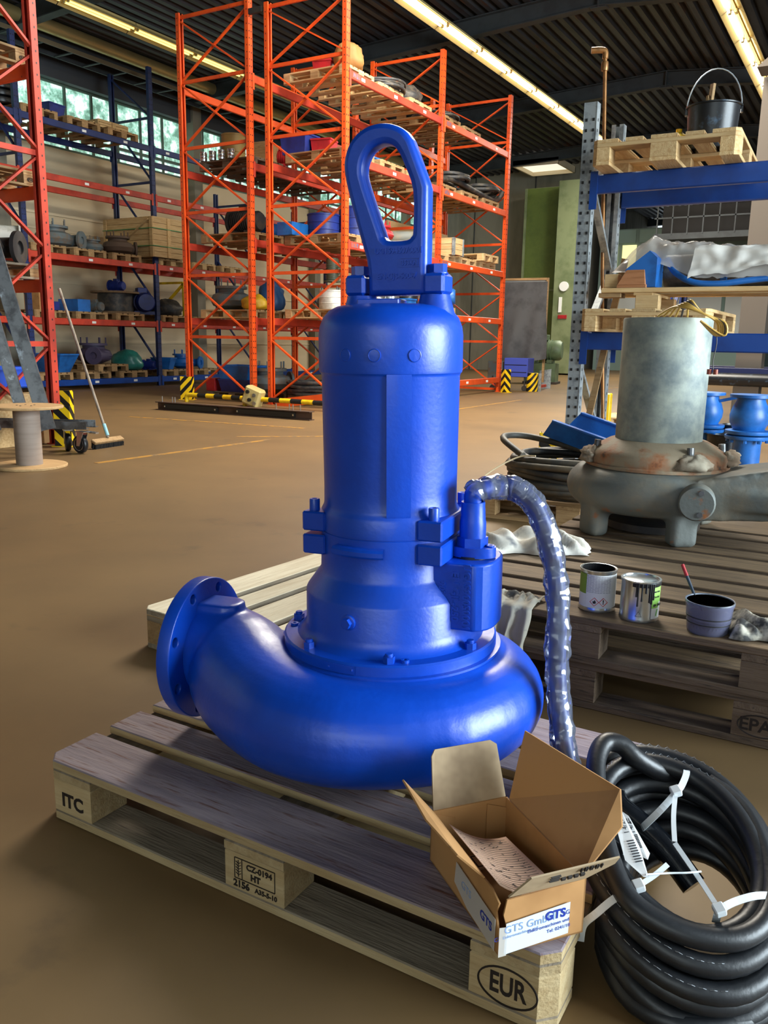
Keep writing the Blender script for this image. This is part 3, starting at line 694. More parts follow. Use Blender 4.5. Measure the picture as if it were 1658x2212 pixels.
for a, c in (((-.4, 0, 0), (-.4, 0, .75)), ((.4, 0, 0), (.4, 0, .75)), ((-.4, 0, .75), (.4, 0, .75)), ((-.4, 0, .1), (.4, 0, .72))): MB().beam(a, c, .05, .05, (0, 1, 0)).build('tube', yellowM, t)
# wall rack, lowest shelf
open_bin('blue_tray', 'bright blue flared steel tray at the left end of the lowest shelf', on(W, 4.0, .4, .2), .1, .9, .5, .36, blC, 'tray', taper=.6)
pallet(*on(W, 5.15, .55, .2), PI, 'used', 'small extra pallet stacked beneath the purple casing on the lowest shelf')
casing('pump_casing', 'purple pump casing with studs and a side flange on the lowest shelf', on(W, 5.1, .5, .345), -1.2, 1.5, purpC)
lumpy('wrapped_casting', 'casting wrapped in teal plastic film on the lowest shelf', on(W, 5.85, .35, .2), (.75, .6, .42), tealC, 'bundle', 5, .12)
open_bin('blue_tray', 'small blue tray right of the teal bundle, by the blue upright', on(W, 6.9, .3, .2), .3, .5, .3, .26, blC, 'tray', taper=.7)
motor('small_motor', 'tiny dark blue motor between the teal bundle and upright', on(W, 6.4, .25, .2), .3, .7, blD)
casing('pump_casing', 'blue pump casing right of the blue upright on the lowest shelf', on(W, 7.6, .4, .2), .3, 1.2, blC)
# rear orange run
L_ = runL
drum('grey_canister', 'tall yellowish canister on the second shelf of the rear orange rack', on(L_, .5, .8, 3.82), .2, .42, mat('dirty_yellow_plastic', (150, 124, 70), .6))
carton('old_box', 'dusty brown box behind the canisters on the rear rack', on(L_, .9, .5, 3.82), .1, (.4, .4, .34), woodM, False, tape=False)
motor('red_machine', 'small red machine on the second shelf of the rear orange rack', on(L_, 1.15, .35, 3.82), .4, 1.0, redC, cat='machine')
for k in range(4): drum('tin_can', 'small tin can in the row along the rear rack, %s from the left' % ORD[k], on(L_, .2, 1.2-k*.2, 3.82), .06, .13, chromeM, cat='tin', group='tin cans on the rear orange rack')
motor('black_pump', 'black flanged pump on the third shelf of the rear orange rack', on(L_, .55, .6, 2.65), 0, 1.4, darkM, cat='pump')
pipe_thing('blue_pipe', 'light blue pipe lying on the third shelf of the rear rack', on(L_, .9, .5, 2.78), on(L_, 2.4, .3, 2.78), .12, blC)
casing('pump_casing', 'weathered blue-grey pump casing on the lowest rear shelf', on(L_, .55, .95, 1.40), 1.5, 1.45, slateC)
lumpy('yellow_bag', 'crumpled yellow bag on the lowest shelf of the rear rack', on(L_, .4, .3, 1.40), (.5, .4, .24), mat('yellow_film', (206, 164, 34), .5), 'bag', 8)
lumpy('blue_tarpaulin', 'folded blue tarpaulin standing behind the yellow bag', on(L_, .9, .35, 1.40), (.5, .4, .5), mat('blue_tarp', (40, 84, 130), .5), 'tarpaulin', 9)
open_bin('blue_tray', 'bright blue sloping tray on the floor pallet of the rear rack', on(L_, .45, .65, .22), PI/2, .55, .7, .24, blC, 'tray')
carton('red_case', 'small red case beside the blue tray on the floor pallet', on(L_, .35, 1.2, 0), 0, (.2, .24, .22), redC, False, 'case', False)
open_bin('blue_bin', 'dark blue bin under the bright blue tray', on(L_, .45, .65, 0), PI/2, .5, .7, .22, blD)
casing('grey_casing', 'rust-stained grey pump housing next to the dark blue bin', on(L_, .6, .15, 0), 1.0, 1.5, slateC)
# aisle-side orange run
A = runR
open_bin('red_bin', 'red plastic bin on the topmost pallet of the aisle-side rack', on(A, .5, .75, 4.95), .3, .3, .4, .16, redC)
lumpy('brown_casting', 'brown lump of casting beside the red bin on the topmost pallet', on(A, .55, .35, 4.95), (.45, .45, .4), mat('brown_casting', (140, 96, 44), .7), 'casting', 12)
cable_coil('cable_coil', 'black cable coil on the second topmost pallet of the aisle-side rack', on(A, 1.75, .6, 4.95), 1.2, hoseM, 9, 3, .02)
lumpy('wrapped_parts', 'dark wrapped heap on the third topmost pallet', on(A, 2.6, .6, 4.95), (.7, .8, .35), hoseM, 'bundle', 14)
cable_coil('cable_coil', 'thin black cable coil on the top shelf of the far bay', on(A, 3.75, .5, 4.95), 1.1, hoseM, 6, 3, .016)
open_bin('blue_bin', 'dark blue bin on the second shelf of the aisle-side rack', on(A, .45, 1.2, 3.79), 0, .5, .4, .3, blD)
open_bin('red_bin', 'red open-fronted bin next to the dark blue bin', on(A, .55, .8, 3.79), .2, .34, .3, .22, redC)
open_bin('blue_tray', 'flat light blue tray behind the red bin', on(A, 1.6, .8, 3.79), 0, .6, .7, .14, blC, 'tray')
for k in range(5):
    a, c = on(A, 3.3, .25+k*.16, 3.84+.05*(k % 2)), on(A, 6.0, .2+k*.14, 3.84+.05*(k % 2))
    pts = catmull([a, a.lerp(c, .3)+Vector((0, 0, .1)), a.lerp(c, .6)+Vector((.05, 0, .02)), c, c+Vector((.1, .15, .2))], 6)
    t = MB().tube(pts, .05, 8).build('black_hose', hoseM, None, 60); tag(t, 'long black hose on the second shelf of the far bay, %s from the aisle' % ORD[k], 'hose', 'hoses on the far bay of the orange rack')
for k in range(2): cable_coil('cable_coil', 'dark hose coil at the %s end of the hose bundle' % ('near', 'far')[k], on(A, 4.3+k*1.4, .45, 3.95), 1.0, hoseM, 6, 3, .03)
drum('blue_pump_body', 'deep blue pump body with a collar on the third shelf, near bay', on(A, .75, .95, 2.55), .26, .36, blD, cat='pump part')
drum('blue_pump_body', 'taller deep blue pump body right of the collared one', on(A, 1.15, .6, 2.55), .26, .5, blD, cat='pump part')
carton('blue_plate', 'light blue steel plate lying left of the deep blue pump bodies', on(A, .35, 1.25, 2.55), 0, (.3, .5, .2), blC, False, 'plate', False)
casing('red_valve', 'dark red valve with an open flange right of the blue bodies', on(A, 1.5, .3, 2.55), -1.5, .9, redC, cat='valve')
pipe_thing('brown_pipe', 'brown steel pipe seen through the lifting eye', on(A, 2.3, .9, 2.72), on(A, 2.6, .2, 2.72), .12, greyI)
open_bin('blue_tray', 'blue steel tray seen through the lifting eye', on(A, 2.7, .35, 2.55), 0, .5, .4, .24, blD, 'tray')
plank_crate('small_crate', 'small wooden box with grey metal corners on the far bay', on(A, 4.0, .3, 2.55), 0, (.5, .4, .3), None, 'crate', metal=True)
tag(MB().box(on(A, 4.6, 1.25, 2.87), (.02, 2.6, .62)).build('chipboard_sheet', plyM), 'brown chipboard sheet standing at the back of the far bay', 'board')
pallet(*on(A, 5.5, .62, 2.55), PI*1.0, 'new', 'upper pallet of the pale pair at the far end of the third shelf')
motor('olive_motor', 'olive upright motor on a grey pump, lowest shelf of the near bay', on(A, .95, .9, 1.87), 0, .9, oliveC, upright=True)
casing('grey_pump', 'grey pump carrying the olive motor', on(A, .95, .9, 1.40), .5, 1.1, slateC, cat='pump')
for k in range(3): drum('glass_jar', 'round glass and metal vessel on the near bay, %s from the left' % ORD[k], on(A, 1.3+k*.32, .5-.08*k, 1.40), .15, .3+.05*(k % 2), chromeM, whiteP, 'vessel', 'vessels on the lowest orange shelf')
drum('white_tub', 'white plastic tub on the lowest shelf of the near bay', on(A, .55, .65, 1.40), .2, .3, whiteP, cat='tub')
open_bin('blue_bin', 'bright blue bin between the vessels and the black drum', on(A, 2.3, .25, 1.40), 0, .3, .3, .26, blC)
drum('black_drum', 'black plastic drum near the aisle on the lowest orange shelf', on(A, 2.55, .35, 1.40), .2, .42, blackP)
motor('blue_flanged_motor', 'dark motor with a light blue end flange, lowest shelf of far bay', on(A, 3.75, .3, 1.57), .4, 1.3, blC)
cable_coil('cable_coil', 'thick dark cable coil on the floor pallet of the near bay', on(A, .55, 1.0, 0), 1.1, hoseM, 12, 4, .028)
lumpy('net_heap', 'green-grey heap of netting on the floor pallet of the near bay', on(A, 1.9, .5, 0), (.9, .8, .25), mat('green_grey_net', (92, 104, 96), .8), 'net', 17)
pipe_thing('brown_pipe', 'fat brown cardboard pipe on the floor pallet of the near bay', on(A, .7, .6, .16), on(A, 2.1, .5, .16), .16, mat('brown_tube', (130, 98, 66), .7), False)
casing('white_casing', 'pale pump part on the floor under the near bay', on(A, 2.6, .5, 0), .4, 1.3, whiteP)
boardM = mat('grey_white_board', (176, 176, 172), .6)
tag(MB().box((-7.24, 14.6, 1.15), (.03, 3.1, 1.5)).build('grey_partition', boardM), 'large pale grey panel closing the back of the far bay', 'panel')
tag(MB().box((-7.24, 14.6, 2.15), (.03, 3.1, .3)).build('brown_partition', plyM), 'brown board strip above the pale grey panel', 'panel')
tag(MB().box((-7.27, 14.6, .45), (.03, 3.1, .9)).build('brown_partition', mat('dark_chipboard', (120, 92, 62), .7)), 'brown board at the foot of the far bay', 'panel')
# rack at the left edge
casing('impeller_casting', 'dark dusty impeller casting on the lower shelf of the left-edge rack', on(endR, .5, .5, 1.6), .5, 1.3, darkM)
# ------------------------------------------------------------------ foreground: the blue submersible pump on its pallet
fgP = pallet(.6, .4, 0, 0, 'violet', 'violet-stained pallet in the foreground carrying the blue pump')
text('CZ-0194', .017, inkM, fgP, (.014, -.4006, .079), (PI/2, 0, 0), .0004, bold=.0006)
text('HT', .018, inkM, fgP, (.005, -.4006, .060), (PI/2, 0, 0), .0004, bold=.0008)
text('2156', .020, inkM, fgP, (-.030, -.4006, .036), (PI/2, 0, 0), .0004, bold=.0008)
text('A35-5-10', .014, inkM, fgP, (.030, -.4006, .036), (PI/2, 0, 0), .0004, bold=.0005)
b = MB()
for a, c in (((-.046, .048), (.052, .048)), ((-.046, .092), (.052, .092)), ((-.046, .048), (-.046, .092)), ((.052, .048), (.052, .092)), ((-.028, .048), (-.028, .092)), ((-.037, .052), (-.037, .088))): b.beam((a[0], -.4004, a[1]), (c[0], -.4004, c[1]), .0012, .0022, (0, 1, 0))
for k in range(5):
    for s in (-1, 1): b.beam((-.037, -.4004, .056+k*.006), (-.037+s*.006, -.4004, .060+k*.006), .0012, .0018, (0, 1, 0))
b.build('burnt_frame', inkM, fgP)
text('ITC', .045, inkM, fgP, (-.515, -.4006, .055), (PI/2, 0, 0), .0004, bold=.0015)
text('EUR', .052, inkM, fgP, (.5225, -.4006, .060), (PI/2, 0, 0), .0004, bold=.0012, xs=.68)
b = MB(); b.tube([(.5225+.051*math.cos(2*PI*k/36), -.4003, .060+.034*math.sin(2*PI*k/36)) for k in range(36)], .002, 4, True); b.build('stamp_ring', inkM, fgP)

pump = thing('submersible_pump', 'bright blue submersible pump with lifting eye and side discharge flange, foreground pallet', 'pump', (.62, .485, .144), (R(.3), R(-.9), R(8)))
zz = -.144
def curve_plate(loops, th, bev, name, m, parent, loc=None, rot=None):
    """plate with holes: first loop outside, the rest holes; lies in local xy, thickness along z"""
    cu = bpy.data.curves.new(name, 'CURVE'); cu.dimensions = '2D'; cu.fill_mode = 'BOTH'; cu.extrude = th/2-bev; cu.bevel_depth = bev; cu.bevel_resolution = 2; cu.offset = -bev
    for lp in loops:
        sp = cu.splines.new('POLY'); sp.points.add(len(lp)-1)
        for p, q in zip(sp.points, lp): p.co = (q[0], q[1], 0, 1)
        sp.use_cyclic_u = True
    o = bpy.data.objects.new(name, cu); COL.objects.link(o)
    me = bpy.data.meshes.new_from_object(o.evaluated_get(bpy.context.evaluated_depsgraph_get()))
    bpy.data.objects.remove(o); me.materials.clear(); me.materials.append(m)
    me.polygons.foreach_set('use_smooth', [True]*len(me.polygons)); me.set_sharp_from_angle(angle=R(38)); me.name = name
    return obj(name, me, parent, loc, rot)
def circ(cx, cy, r, n=24): return [(cx+r*math.cos(2*PI*k/n), cy+r*math.sin(2*PI*k/n)) for k in range(n)]
def remesh(ob, vox, smooth=6):
    md = ob.modifiers.new('r', 'REMESH'); md.mode = 'VOXEL'; md.voxel_size = vox
    sm = ob.modifiers.new('s', 'SMOOTH'); sm.iterations = smooth; sm.factor = .5
    me = bpy.data.meshes.new_from_object(ob.evaluated_get(bpy.context.evaluated_depsgraph_get()))
    old = ob.data; ob.modifiers.clear(); nm = old.name; ms = list(old.materials); ob.data = me; bpy.data.meshes.remove(old); me.name = nm
    me.materials.clear()
    for k in ms: me.materials.append(k)
    me.polygons.foreach_set('use_smooth', [True]*len(me.polygons))
# volute: spiral tube swelling clockwise, then bending out into the discharge neck
VR = R(2.5)
pts = []; rad = []
for th, rc, r in ((185, .19, .06), (160, .205, .078), (130, .22, .084), (90, .235, .088), (45, .248, .093), (0, .259, .099), (-45, .263, .104), (-85, .270, .109), (-115, .281, .117), (-140, .294, .127)):
    pts.append((rc*math.cos(R(th)), rc*math.sin(R(th)), .148)); rad.append(r)
pts += [(-.300, -.128, .158), (-.352, -.085, .178), (-.400, -.063, .193), (-.47, -.06, .201)]; rad += [.134, .128, .116, .110]
cp = catmull([Vector((p[0], p[1], p[2])) for p in pts], 6); cr_ = [v.x for v in catmull([Vector((r, 0, 0)) for r in rad], 6)]
b = MB(); b.tube(cp, cr_, 28)
b.lathe([(0, .03), (.20, .03), (.235, .06), (.245, .15), (.258, .235), (.256, .258), (0, .258)], n=48)
for a in (20, 115): b.cyl((.30*math.cos(R(a)), .30*math.sin(R(a)), .0), (.30*math.cos(R(a)), .30*math.sin(R(a)), .12), .026, 16, .04)
b.cyl((-.12, .2, 0), (-.12, .2, .1), .03, 16)
b.prism([(-.475, -.10), (-.475, -.015), (-.385, -.015), (-.36, -.03), (-.352, -.057), (-.36, -.085), (-.385, -.10)], .25, .322)
vol = b.build('volute', blueP, pump, None, (0, 0, 0), (0, 0, VR)); remesh(vol, .0065, 4)
hol = [circ(.1475*math.cos(PI/8+k*PI/4), .1475*math.sin(PI/8+k*PI/4), .0115, 14) for k in range(8)]
fl_ = curve_plate([circ(0, 0, .17, 64)]+hol+[circ(0, 0, .1, 40)], .034, .003, 'discharge_flange', blueP, pump)
FM = Matrix.Rotation(VR, 4, 'Z') @ Matrix.Translation((-.468, -.06, .201)) @ Matrix.Rotation(R(-90), 4, 'Y')
fl_.matrix_local = FM
# bearing bracket, ring and motor housing, all turned
def lz(prof): return [(r, z+zz) for r, z in prof]
MB().lathe(lz([(0, .398), (.25, .398), (.2535, .401), (.2535, .406), (.243, .407), (.243, .427), (.239, .431), (.2, .432), (0, .432)]), n=96).build('cover_ring', blueP, pump, 35)
MB().lathe(lz([(.214, .431), (.206, .436), (.198, .446), (.192, .460), (.191, .530), (.188, .536), (.162, .572), (.157, .580), (.1555, .63), (.1555, .6685), (.154, .6695), (.154, .671), (.1565, .672), (.1565, .708), (.153, .716), (.150, .721), (.148, .728), (.1475, .76), (.1500, 1.006), (.1515, 1.010), (.1545, 1.013), (.1555, 1.018), (.1555, 1.09), (.153, 1.108), (.146, 1.126), (.133, 1.141), (.115, 1.150), (.09, 1.154), (0, 1.155)]), n=96).build('motor_housing', blueP, pump, 32)
# raised rib on the housing and the small pads of the band
b = MB()
b.lathe(lz([(.1, .718), (.1515, .718), (.1535, .724), (.1545, 1.008), (.1535, 1.014), (.1, 1.014)]), n=3, a0=R(-71), a1=R(-52))
b.build('housing_rib', blueP, pump, 30)
for a in (-104, -80, -50):
    d = Vector((math.cos(R(a)), math.sin(R(a)), 0)); MB().lathe([(.0135, -.004), (.0135, .0015), (.012, .0022), (.0115, .0014), (.009, .0016), (0, .0018)], d*.1552+Vector((0, 0, 1.050+zz)), 20, d).build('casting_plug', blueP, pump, 40)
# clamp flanges with ears and screws
for z0, z1, nm in ((.619, .6625, 'lower_clamp_ear'), (.6705, .7135, 'upper_clamp_ear')):
    h = z1-z0; zc = (z0+z1)/2+zz
    MB().box((.1345, 0, zc), (.055, .236, h), None, .0035).build(nm, blueP, pump, 30)
    for y in (-.093, .093): MB().box((-.1345, y, zc), (.055, .05, h), None, .0035).build(nm, blueP, pump, 30)
    for x in (-.122, .122): MB().box((x, 0, zc), (.03, .16, h), None, .0035).build(nm, blueP, pump, 30)
for x, y in ((-.140, -.098), (.137, -.098), (.137, .100), (-.140, .098)):
    s_ = MB().lathe([(0, 0), (.0115, 0), (.0115, .024), (.0105, .026), (.006, .026), (.0055, .018), (0, .018)], (x, y, .7135+zz), 16); s_.build('cap_screw', blueP, pump, 35)
b = MB(); b.lathe(lz([(.15, .632), (.172, .635), (.1745, .639), (.1745, .648), (.170, .653), (.15, .655)]), n=8, a0=R(-114), a1=R(-73)); b.build('lifting_ledge', blueP, pump, 30)
# ring nuts, grub screws, plug, nameplate
def nut(a, r, z, s=1.0, name='stud_nut'):
    c = (r*math.cos(a), r*math.sin(a), z+zz)
    o = MB().hexn(c, .0125*s, .014*s, rot=a*3).build('%s' % name, blueP, pump)
    MB().lathe([(0, .014*s), (.0085*s, .014*s), (.0085*s, .018*s), (.007*s, .02*s), (0, .02*s)], c, 12).build('stud_end', blueP, o, 35)
for k in range(7): nut(R(-68.5)+k*2*PI/7, .222, .431)
for a in (-60, -160, 66): MB().lathe([(0, .001), (.004, .001), (.004, .006), (.009, .006), (.009, 0)][::-1], (.222*math.cos(R(a)), .222*math.sin(R(a)), .4312+zz), 12).build('grub_screw', blueP, pump, 35)
a = R(-95); d = Vector((math.cos(a), math.sin(a), 0)); MB().lathe([(.0165, -.006), (.0165, .005), (.015, .006)], d*.191+Vector((0, 0, .500+zz)), 16, d).hexn(d*.196+Vector((0, 0, .500+zz)), .0115, .012, d).build('drain_plug', blueP, pump, 35)
a0, a1 = R(-101), R(-85)
np_ = MB().lathe(lz([(.242, .409), (.2447, .409), (.2447, .426), (.242, .426)]), n=6, a0=a0, a1=a1); np_ = np_.build('rating_plate', blueP, pump, 30)
for a in (a0+.03, a1-.03):
    d = Vector((math.cos(a), math.sin(a), 0)); MB().lathe([(.003, 0), (.003, .001), (0, .002)], d*.2445+Vector((0, 0, .4175+zz)), 8, d).build('rivet', blueP, np_, 40)
# terminal chamber on the right with cable gland
arc = [(.188+.062*math.cos(t)*1.0, -.012+.064*math.sin(t)) for t in [R(-90+k*15) for k in range(7)]]
poly = [(.06, -.083), (.222, -.083), (.238, -.073), (.2485, -.058), (.254, -.040), (.256, -.020), (.256, .01), (.252, .035), (.24, .06), (.218, .077), (.19, .083), (.06, .083)]
# lower wedge so that the front face ends on a slant at the bracket cone
M0 = Matrix.Translation((0, 0, 0))
tc_ = MB().prism(poly, .474+zz, .6215+zz).build('terminal_chamber', blueP, pump, 22)
bv = tc_.modifiers.new('bevel', 'BEVEL'); bv.width = .005; bv.segments = 2; bv.limit_method = 'ANGLE'
G = Vector((.196, -.012, 0))
MB().prism([(G.x+.052*math.cos(t)*(1), G.y+.034*math.sin(t)) for t in [2*PI*k/28 for k in range(28)]], .6245+zz, .646+zz).build('gland_plate', blueP, pump, 30)
MB().lathe(lz([(.03, .6215), (.036, .6215), (.036, .627), (.03, .627)]), G, 24).build('gland_gasket', blackR, pump, 30)
for s in (-1, 1): MB().lathe(lz([(.009, .646), (.009, .650), (.005, .650), (.0045, .647), (0, .647)]), G+Vector((s*.04, 0, 0)), 14).build('gland_screw', blueP, pump, 35)
MB().hexn(G+Vector((0, 0, .646+zz)), .0335, .02, rot=.3).lathe(lz([(.0285, .664), (.0285, .698), (.027, .705), (.026, .727), (.0255, .731), (.0255, .742), (.0205, .7425), (.02, .735)]), G, 24).build('cable_gland', blueP, pump, 30)
# cast lettering
FX = Vector((1, 0, 0)); fz = Vector((0, 0, 1)); face = frame(-fz, FX)     # letters read downwards on the front (-y) face
for s, x, z, sz in (('UG1590050001', .205, .549, .0225), ('EN GJL-250', .181, .549, .0225), ('9036', .152, .560, .02)):
    text(s, sz, blueP, pump, (x, -.0834, z+zz), face, .0018, bold=.0008)
b = MB(); b.tube([(.124+.010*math.cos(2*PI*k/18), -.0838, .552+.010*math.sin(2*PI*k/18)+zz) for k in range(18)], .0016, 5, True); so = b.build('foundry_mark', blueP, pump)
text('S', .014, blueP, pump, (.124, -.0834, .552+zz), face, .0012)
# lifting eye, cast as one plate with two feet
eye_o = [(-.068, 1.172), (-.069, 1.21), (-.073, 1.245), (-.096, 1.319), (-.117, 1.392), (-.124, 1.430), (-.122, 1.455), (-.112, 1.480), (-.094, 1.499), (-.070, 1.511), (-.042, 1.515), (-.013, 1.510), (.012, 1.497), (.028, 1.477), (.060, 1.398), (.064, 1.385), (.063, 1.22), (.064, 1.172)]
eye_h = [(-.080, 1.428), (-.073, 1.396), (-.038, 1.303), (-.033, 1.291), (-.022, 1.284), (.017, 1.284), (.027, 1.290), (.031, 1.303), (.030, 1.379), (.012, 1.428), (-.004, 1.459), (-.018, 1.471), (-.036, 1.474), (-.058, 1.468), (-.073, 1.452)]
def sm(lp, n=3): return [(v.x, v.y) for v in catmull([Vector((x, y, 0)) for x, y in lp], n, True)]
E0 = .024
eo = [(x+E0, z+zz) for x, z in eye_o]; eo = eo[:2]+[(v.x, v.y) for v in catmull([Vector((x, y, 0)) for x, y in eo[2:14]], 3)]+eo[14:]
eh = sm([(x+E0, z+zz) for x, z in eye_h])
eye = curve_plate([eo, eh], .046, .012, 'lifting_eye', blueP, pump, (0, 0, 0), (PI/2, 0, 0))
for x in (-.072, .106):
    o = MB().box((x, 0, 1.194+zz), (.046, .062, .042), None, .006).build('eye_foot', blueP, pump, 30)
    MB().lathe(lz([(.021, 1.215), (.021, 1.217), (.0, 1.217)]), (x, 0, 0), 20).hexn((x, 0, 1.2165+zz), .0185, .018, rot=.35).build('hex_bolt', blueP, o)
    MB().lathe(lz([(.044, 1.128), (.038, 1.148), (.033, 1.165), (.031, 1.173), (0, 1.173)]), (x*.94, 0, 0), 24).build('housing_boss', blueP, pump, 40)
MB().box((-.015, -.012, 1.159+zz), (.09, .075, .012), (0, 0, R(8)), .002).build('top_cover', blueP, pump, 30)
fr = frame((1, 0, 0), (0, 0, 1))
for s, x, z, sz in (('UG15945070001', .026, 1.262, .0155), ('353KN', .051, 1.237, .0125), ('EN-GJS-500-7', .022, 1.211, .0155)):
    text(s, sz, blueP, pump, (x, -.0232, z+zz), fr, .0016, bold=.0007)
b = MB()
for a, c in (((.03, 1.229), (.073, 1.229)), ((.03, 1.246), (.073, 1.246)), ((.073, 1.229), (.073, 1.246))): b.beam((a[0], -.0234, a[1]+zz), (c[0], -.0234, c[1]+zz), .0016, .0014, (0, 1, 0))
b.build('cast_frame', blueP, pump)
# ------------------------------------------------------------------ the pump's cable: arch in clear film, then the coil leaning on the pallet end
cab = thing('power_cable', 'thick black power cable from the pump gland, arching in clear film into a coil', 'cable', (1.29, .36, 0))
O_ = Vector((1.29, .36, 0))
gl = Matrix.LocRotScale(pump.location, pump.rotation_euler, None) @ Vector((G.x, G.y, .738+zz))
arch = [gl, gl+Vector((.004, .002, .025)), Vector((.850, .546, .774)), Vector((.882, .562, .768)), Vector((.918, .573, .734)), Vector((.950, .575, .667)), Vector((.975, .568, .583)), Vector((.989, .556, .503)), Vector((1.001, .537, .385)), Vector((1.028, .508, .275)), Vector((1.060, .480, .195)), Vector((1.085, .45, .172))]
arch = [p-O_ for p in arch]
ac = catmull(arch, 8)
MB().tube(ac, .0185, 14).build('cable_arch', mat('blue_black_sheath', (40, 54, 112), .4), cab, 60)
MB().tube(ac[2:22], .0198, 14).build('painted_sheath', blueP, cab, 60)
b = MB(); vs = []; n = 20
film = ac[6:-4]
fine = catmull(film[::2], 6)
rs = [.0262+.003*noise.noise(Vector((i*.13, 0, 0)))+.0012*noise.noise(Vector((i*.5, 4, 0))) for i in range(len(fine))]
b.tube(fine, rs, n, cap=False)
b.v = [tuple(Vector(p)+Vector((noise.noise(Vector(p)*38), noise.noise(Vector(p)*38+Vector((9, 0, 0))), noise.noise(Vector(p)*38+Vector((0, 9, 0)))))*.0042+Vector((noise.noise(Vector(p)*90), noise.noise(Vector(p)*90+Vector((9, 0, 0))), 0))*.0015) for p in b.v]
b.build('film_sleeve', plasticC, cab, 20)
# coil: seven stacked turns, two deep, tilted towards the camera
up = Vector((.22, -.30, .93)).normalized(); CT = Vector((1.306, .3275, .198)); EA = Vector((.1445, -.0905, -.0635)); EB = Vector((-.061, -.1415, -.031))
rnd = random.Random(5)
def ring(k, sc, ph, jz=0):
    s_ = 1-.055*k; c0 = CT+EA*(1-s_)*.9+Vector((.004*k, -.002*k, -.0315*k+jz)); out = []
    for i in range(44):
        t = 2*PI*i/44
        q = c0+EA*math.cos(t)*s_*sc*(1+.015*math.sin(3*t+ph))+EB*math.sin(t)*sc*(1+.012*math.sin(2*t+ph))+Vector((0, 0, .004*math.sin(2*t+ph)))
        if q.z < .163 and q.x < 1.225: q.x = 1.225
        q.z = max(q.z, .0195); out.append(q-O_)
    return out
RG = {}
for k, sc, jz in ((0, .93, .010), (0, 1.13, -.004), (1, 1.0, 0), (1, 1.19, -.008), (2, .95, 0), (2, 1.16, 0), (3, .97, 0), (3, 1.17, 0), (4, 1.0, 0), (4, 1.18, .0)):
    RG[(k, sc)] = ring(k, sc, rnd.uniform(0, 6), jz); MB().tube(RG[(k, sc)], .0185, 10, True).build('cable_turn', blackR, cab, 60)
inkW = mat('white_sheath_print', (150, 154, 160), .6)
for k, sc in ((0, 1.13), (1, 1.19), (2, 1.16), (0, .93)):
    lp_ = RG[(k, sc)]; zz_ = catmull(lp_, 3, True)[10:96]; out = []
    for i, p in enumerate(zz_):
        c_ = CT-O_; rad_ = (p-c_); rad_.z = 0; rad_.normalize(); dr = (rad_*.35+Vector((.10, -.25, .90))).normalized()
        out.append(p+dr*.0186+Vector((0, 0, .0022*(1 if i % 2 else -1)))+rad_*(.0022*(1 if i % 2 else -1)))
    MB().tube(out, .0005, 4).build('printed_line', inkW, cab)
def W(L): return [Vector(p)-O_ for p in L]
MB().tube(catmull(W([(1.27, .50, .235), (1.238, 0.466, 0.258), (1.201, 0.434, 0.290), (1.172, 0.427, 0.313), (1.146, 0.405, 0.318), (1.145, 0.356, 0.300), (1.168, 0.294, 0.268), (1.197, 0.232, 0.240), (1.240, 0.171, 0.205), (1.285, 0.142, 0.180), (1.365, .150, .158), (1.435, .195, .150), (1.468, .268, .160), (1.455, .36, .190), (1.405, .45, .225), (1.33, .50, .246)]), 7), .0185, 12).build('loose_loop', blackR, cab, 60)
MB().tube(catmull(W([(1.075, .462, .18), (1.10, .44, .166), (1.135, .38, .18), (1.16, .29, .20), (1.20, .21, .19), (1.27, .16, .16)]), 7), .0185, 10).build('cable_lead_in', blackR, cab, 60)
MB().tube(catmull(W([(1.175, 0.40, 0.215), (1.19, 0.385, 0.205), (1.233, 0.379, 0.185), (1.286, 0.365, 0.158), (1.342, 0.34, 0.12)]), 6), .024, 12).build('wrapped_cable_end', mat('glossy_black_film', (16, 20, 26), .12, 0, .6, 40, coat=.6), cab, 60)
tieM = mat('white_nylon_tie', (214, 220, 224), .4)
def ribbon(pts, wd, name, m=None, th=.0022, par=None):
    b = MB(); pts = catmull(pts, 5)
    for i in range(len(pts)-1):
        d = (pts[i+1]-pts[i]).normalized(); v = (pts[i]+O_-CAMP).normalized(); n = -(v-d*v.dot(d)).normalized()*.5+up*.5
        b.beam(pts[i], pts[i]+(pts[i+1]-pts[i])*1.05, wd, th, n)
    return b.build(name, m or tieM, par or cab)
for body, tail in (([(1.273, 0.512, 0.24), (1.273, 0.505, 0.266), (1.291, 0.47, 0.272), (1.292, 0.426, 0.264), (1.286, 0.399, 0.258), (1.270, 0.362, 0.239), (1.246, 0.350, 0.205), (1.236, 0.365, 0.185)], [(1.286, 0.399, 0.262), (1.296, 0.338, 0.246), (1.31, 0.287, 0.228)]),
                   ([(1.200, 0.13, 0.09), (1.206, 0.12, 0.130), (1.225, 0.122, 0.158), (1.249, 0.145, 0.182), (1.277, 0.178, 0.192)], [(1.277, 0.178, 0.195), (1.295, 0.207, 0.203), (1.31, 0.237, 0.212)]),
                   ([(1.495, 0.325, 0.13), (1.488, 0.315, 0.165), (1.455, 0.277, 0.184), (1.423, 0.241, 0.184), (1.402, 0.210, 0.178), (1.396, 0.222, 0.145)], [(1.401, 0.205, 0.182), (1.358, 0.249, 0.200), (1.311, 0.285, 0.226)])):
    o = ribbon(W(body), .012, 'cable_tie'); hd = Vector(tail[0])-O_
    MB().box(hd, (.018, .02, .014), (.3, -.3, .6), .002).build('tie_head', tieM, o); ribbon(W(tail), .0085, 'tie_tail', None, .002, o)
tagM = mat('white_tag', (226, 230, 232), .5); pinkI = mat('print_ink', (30, 34, 44), .6)
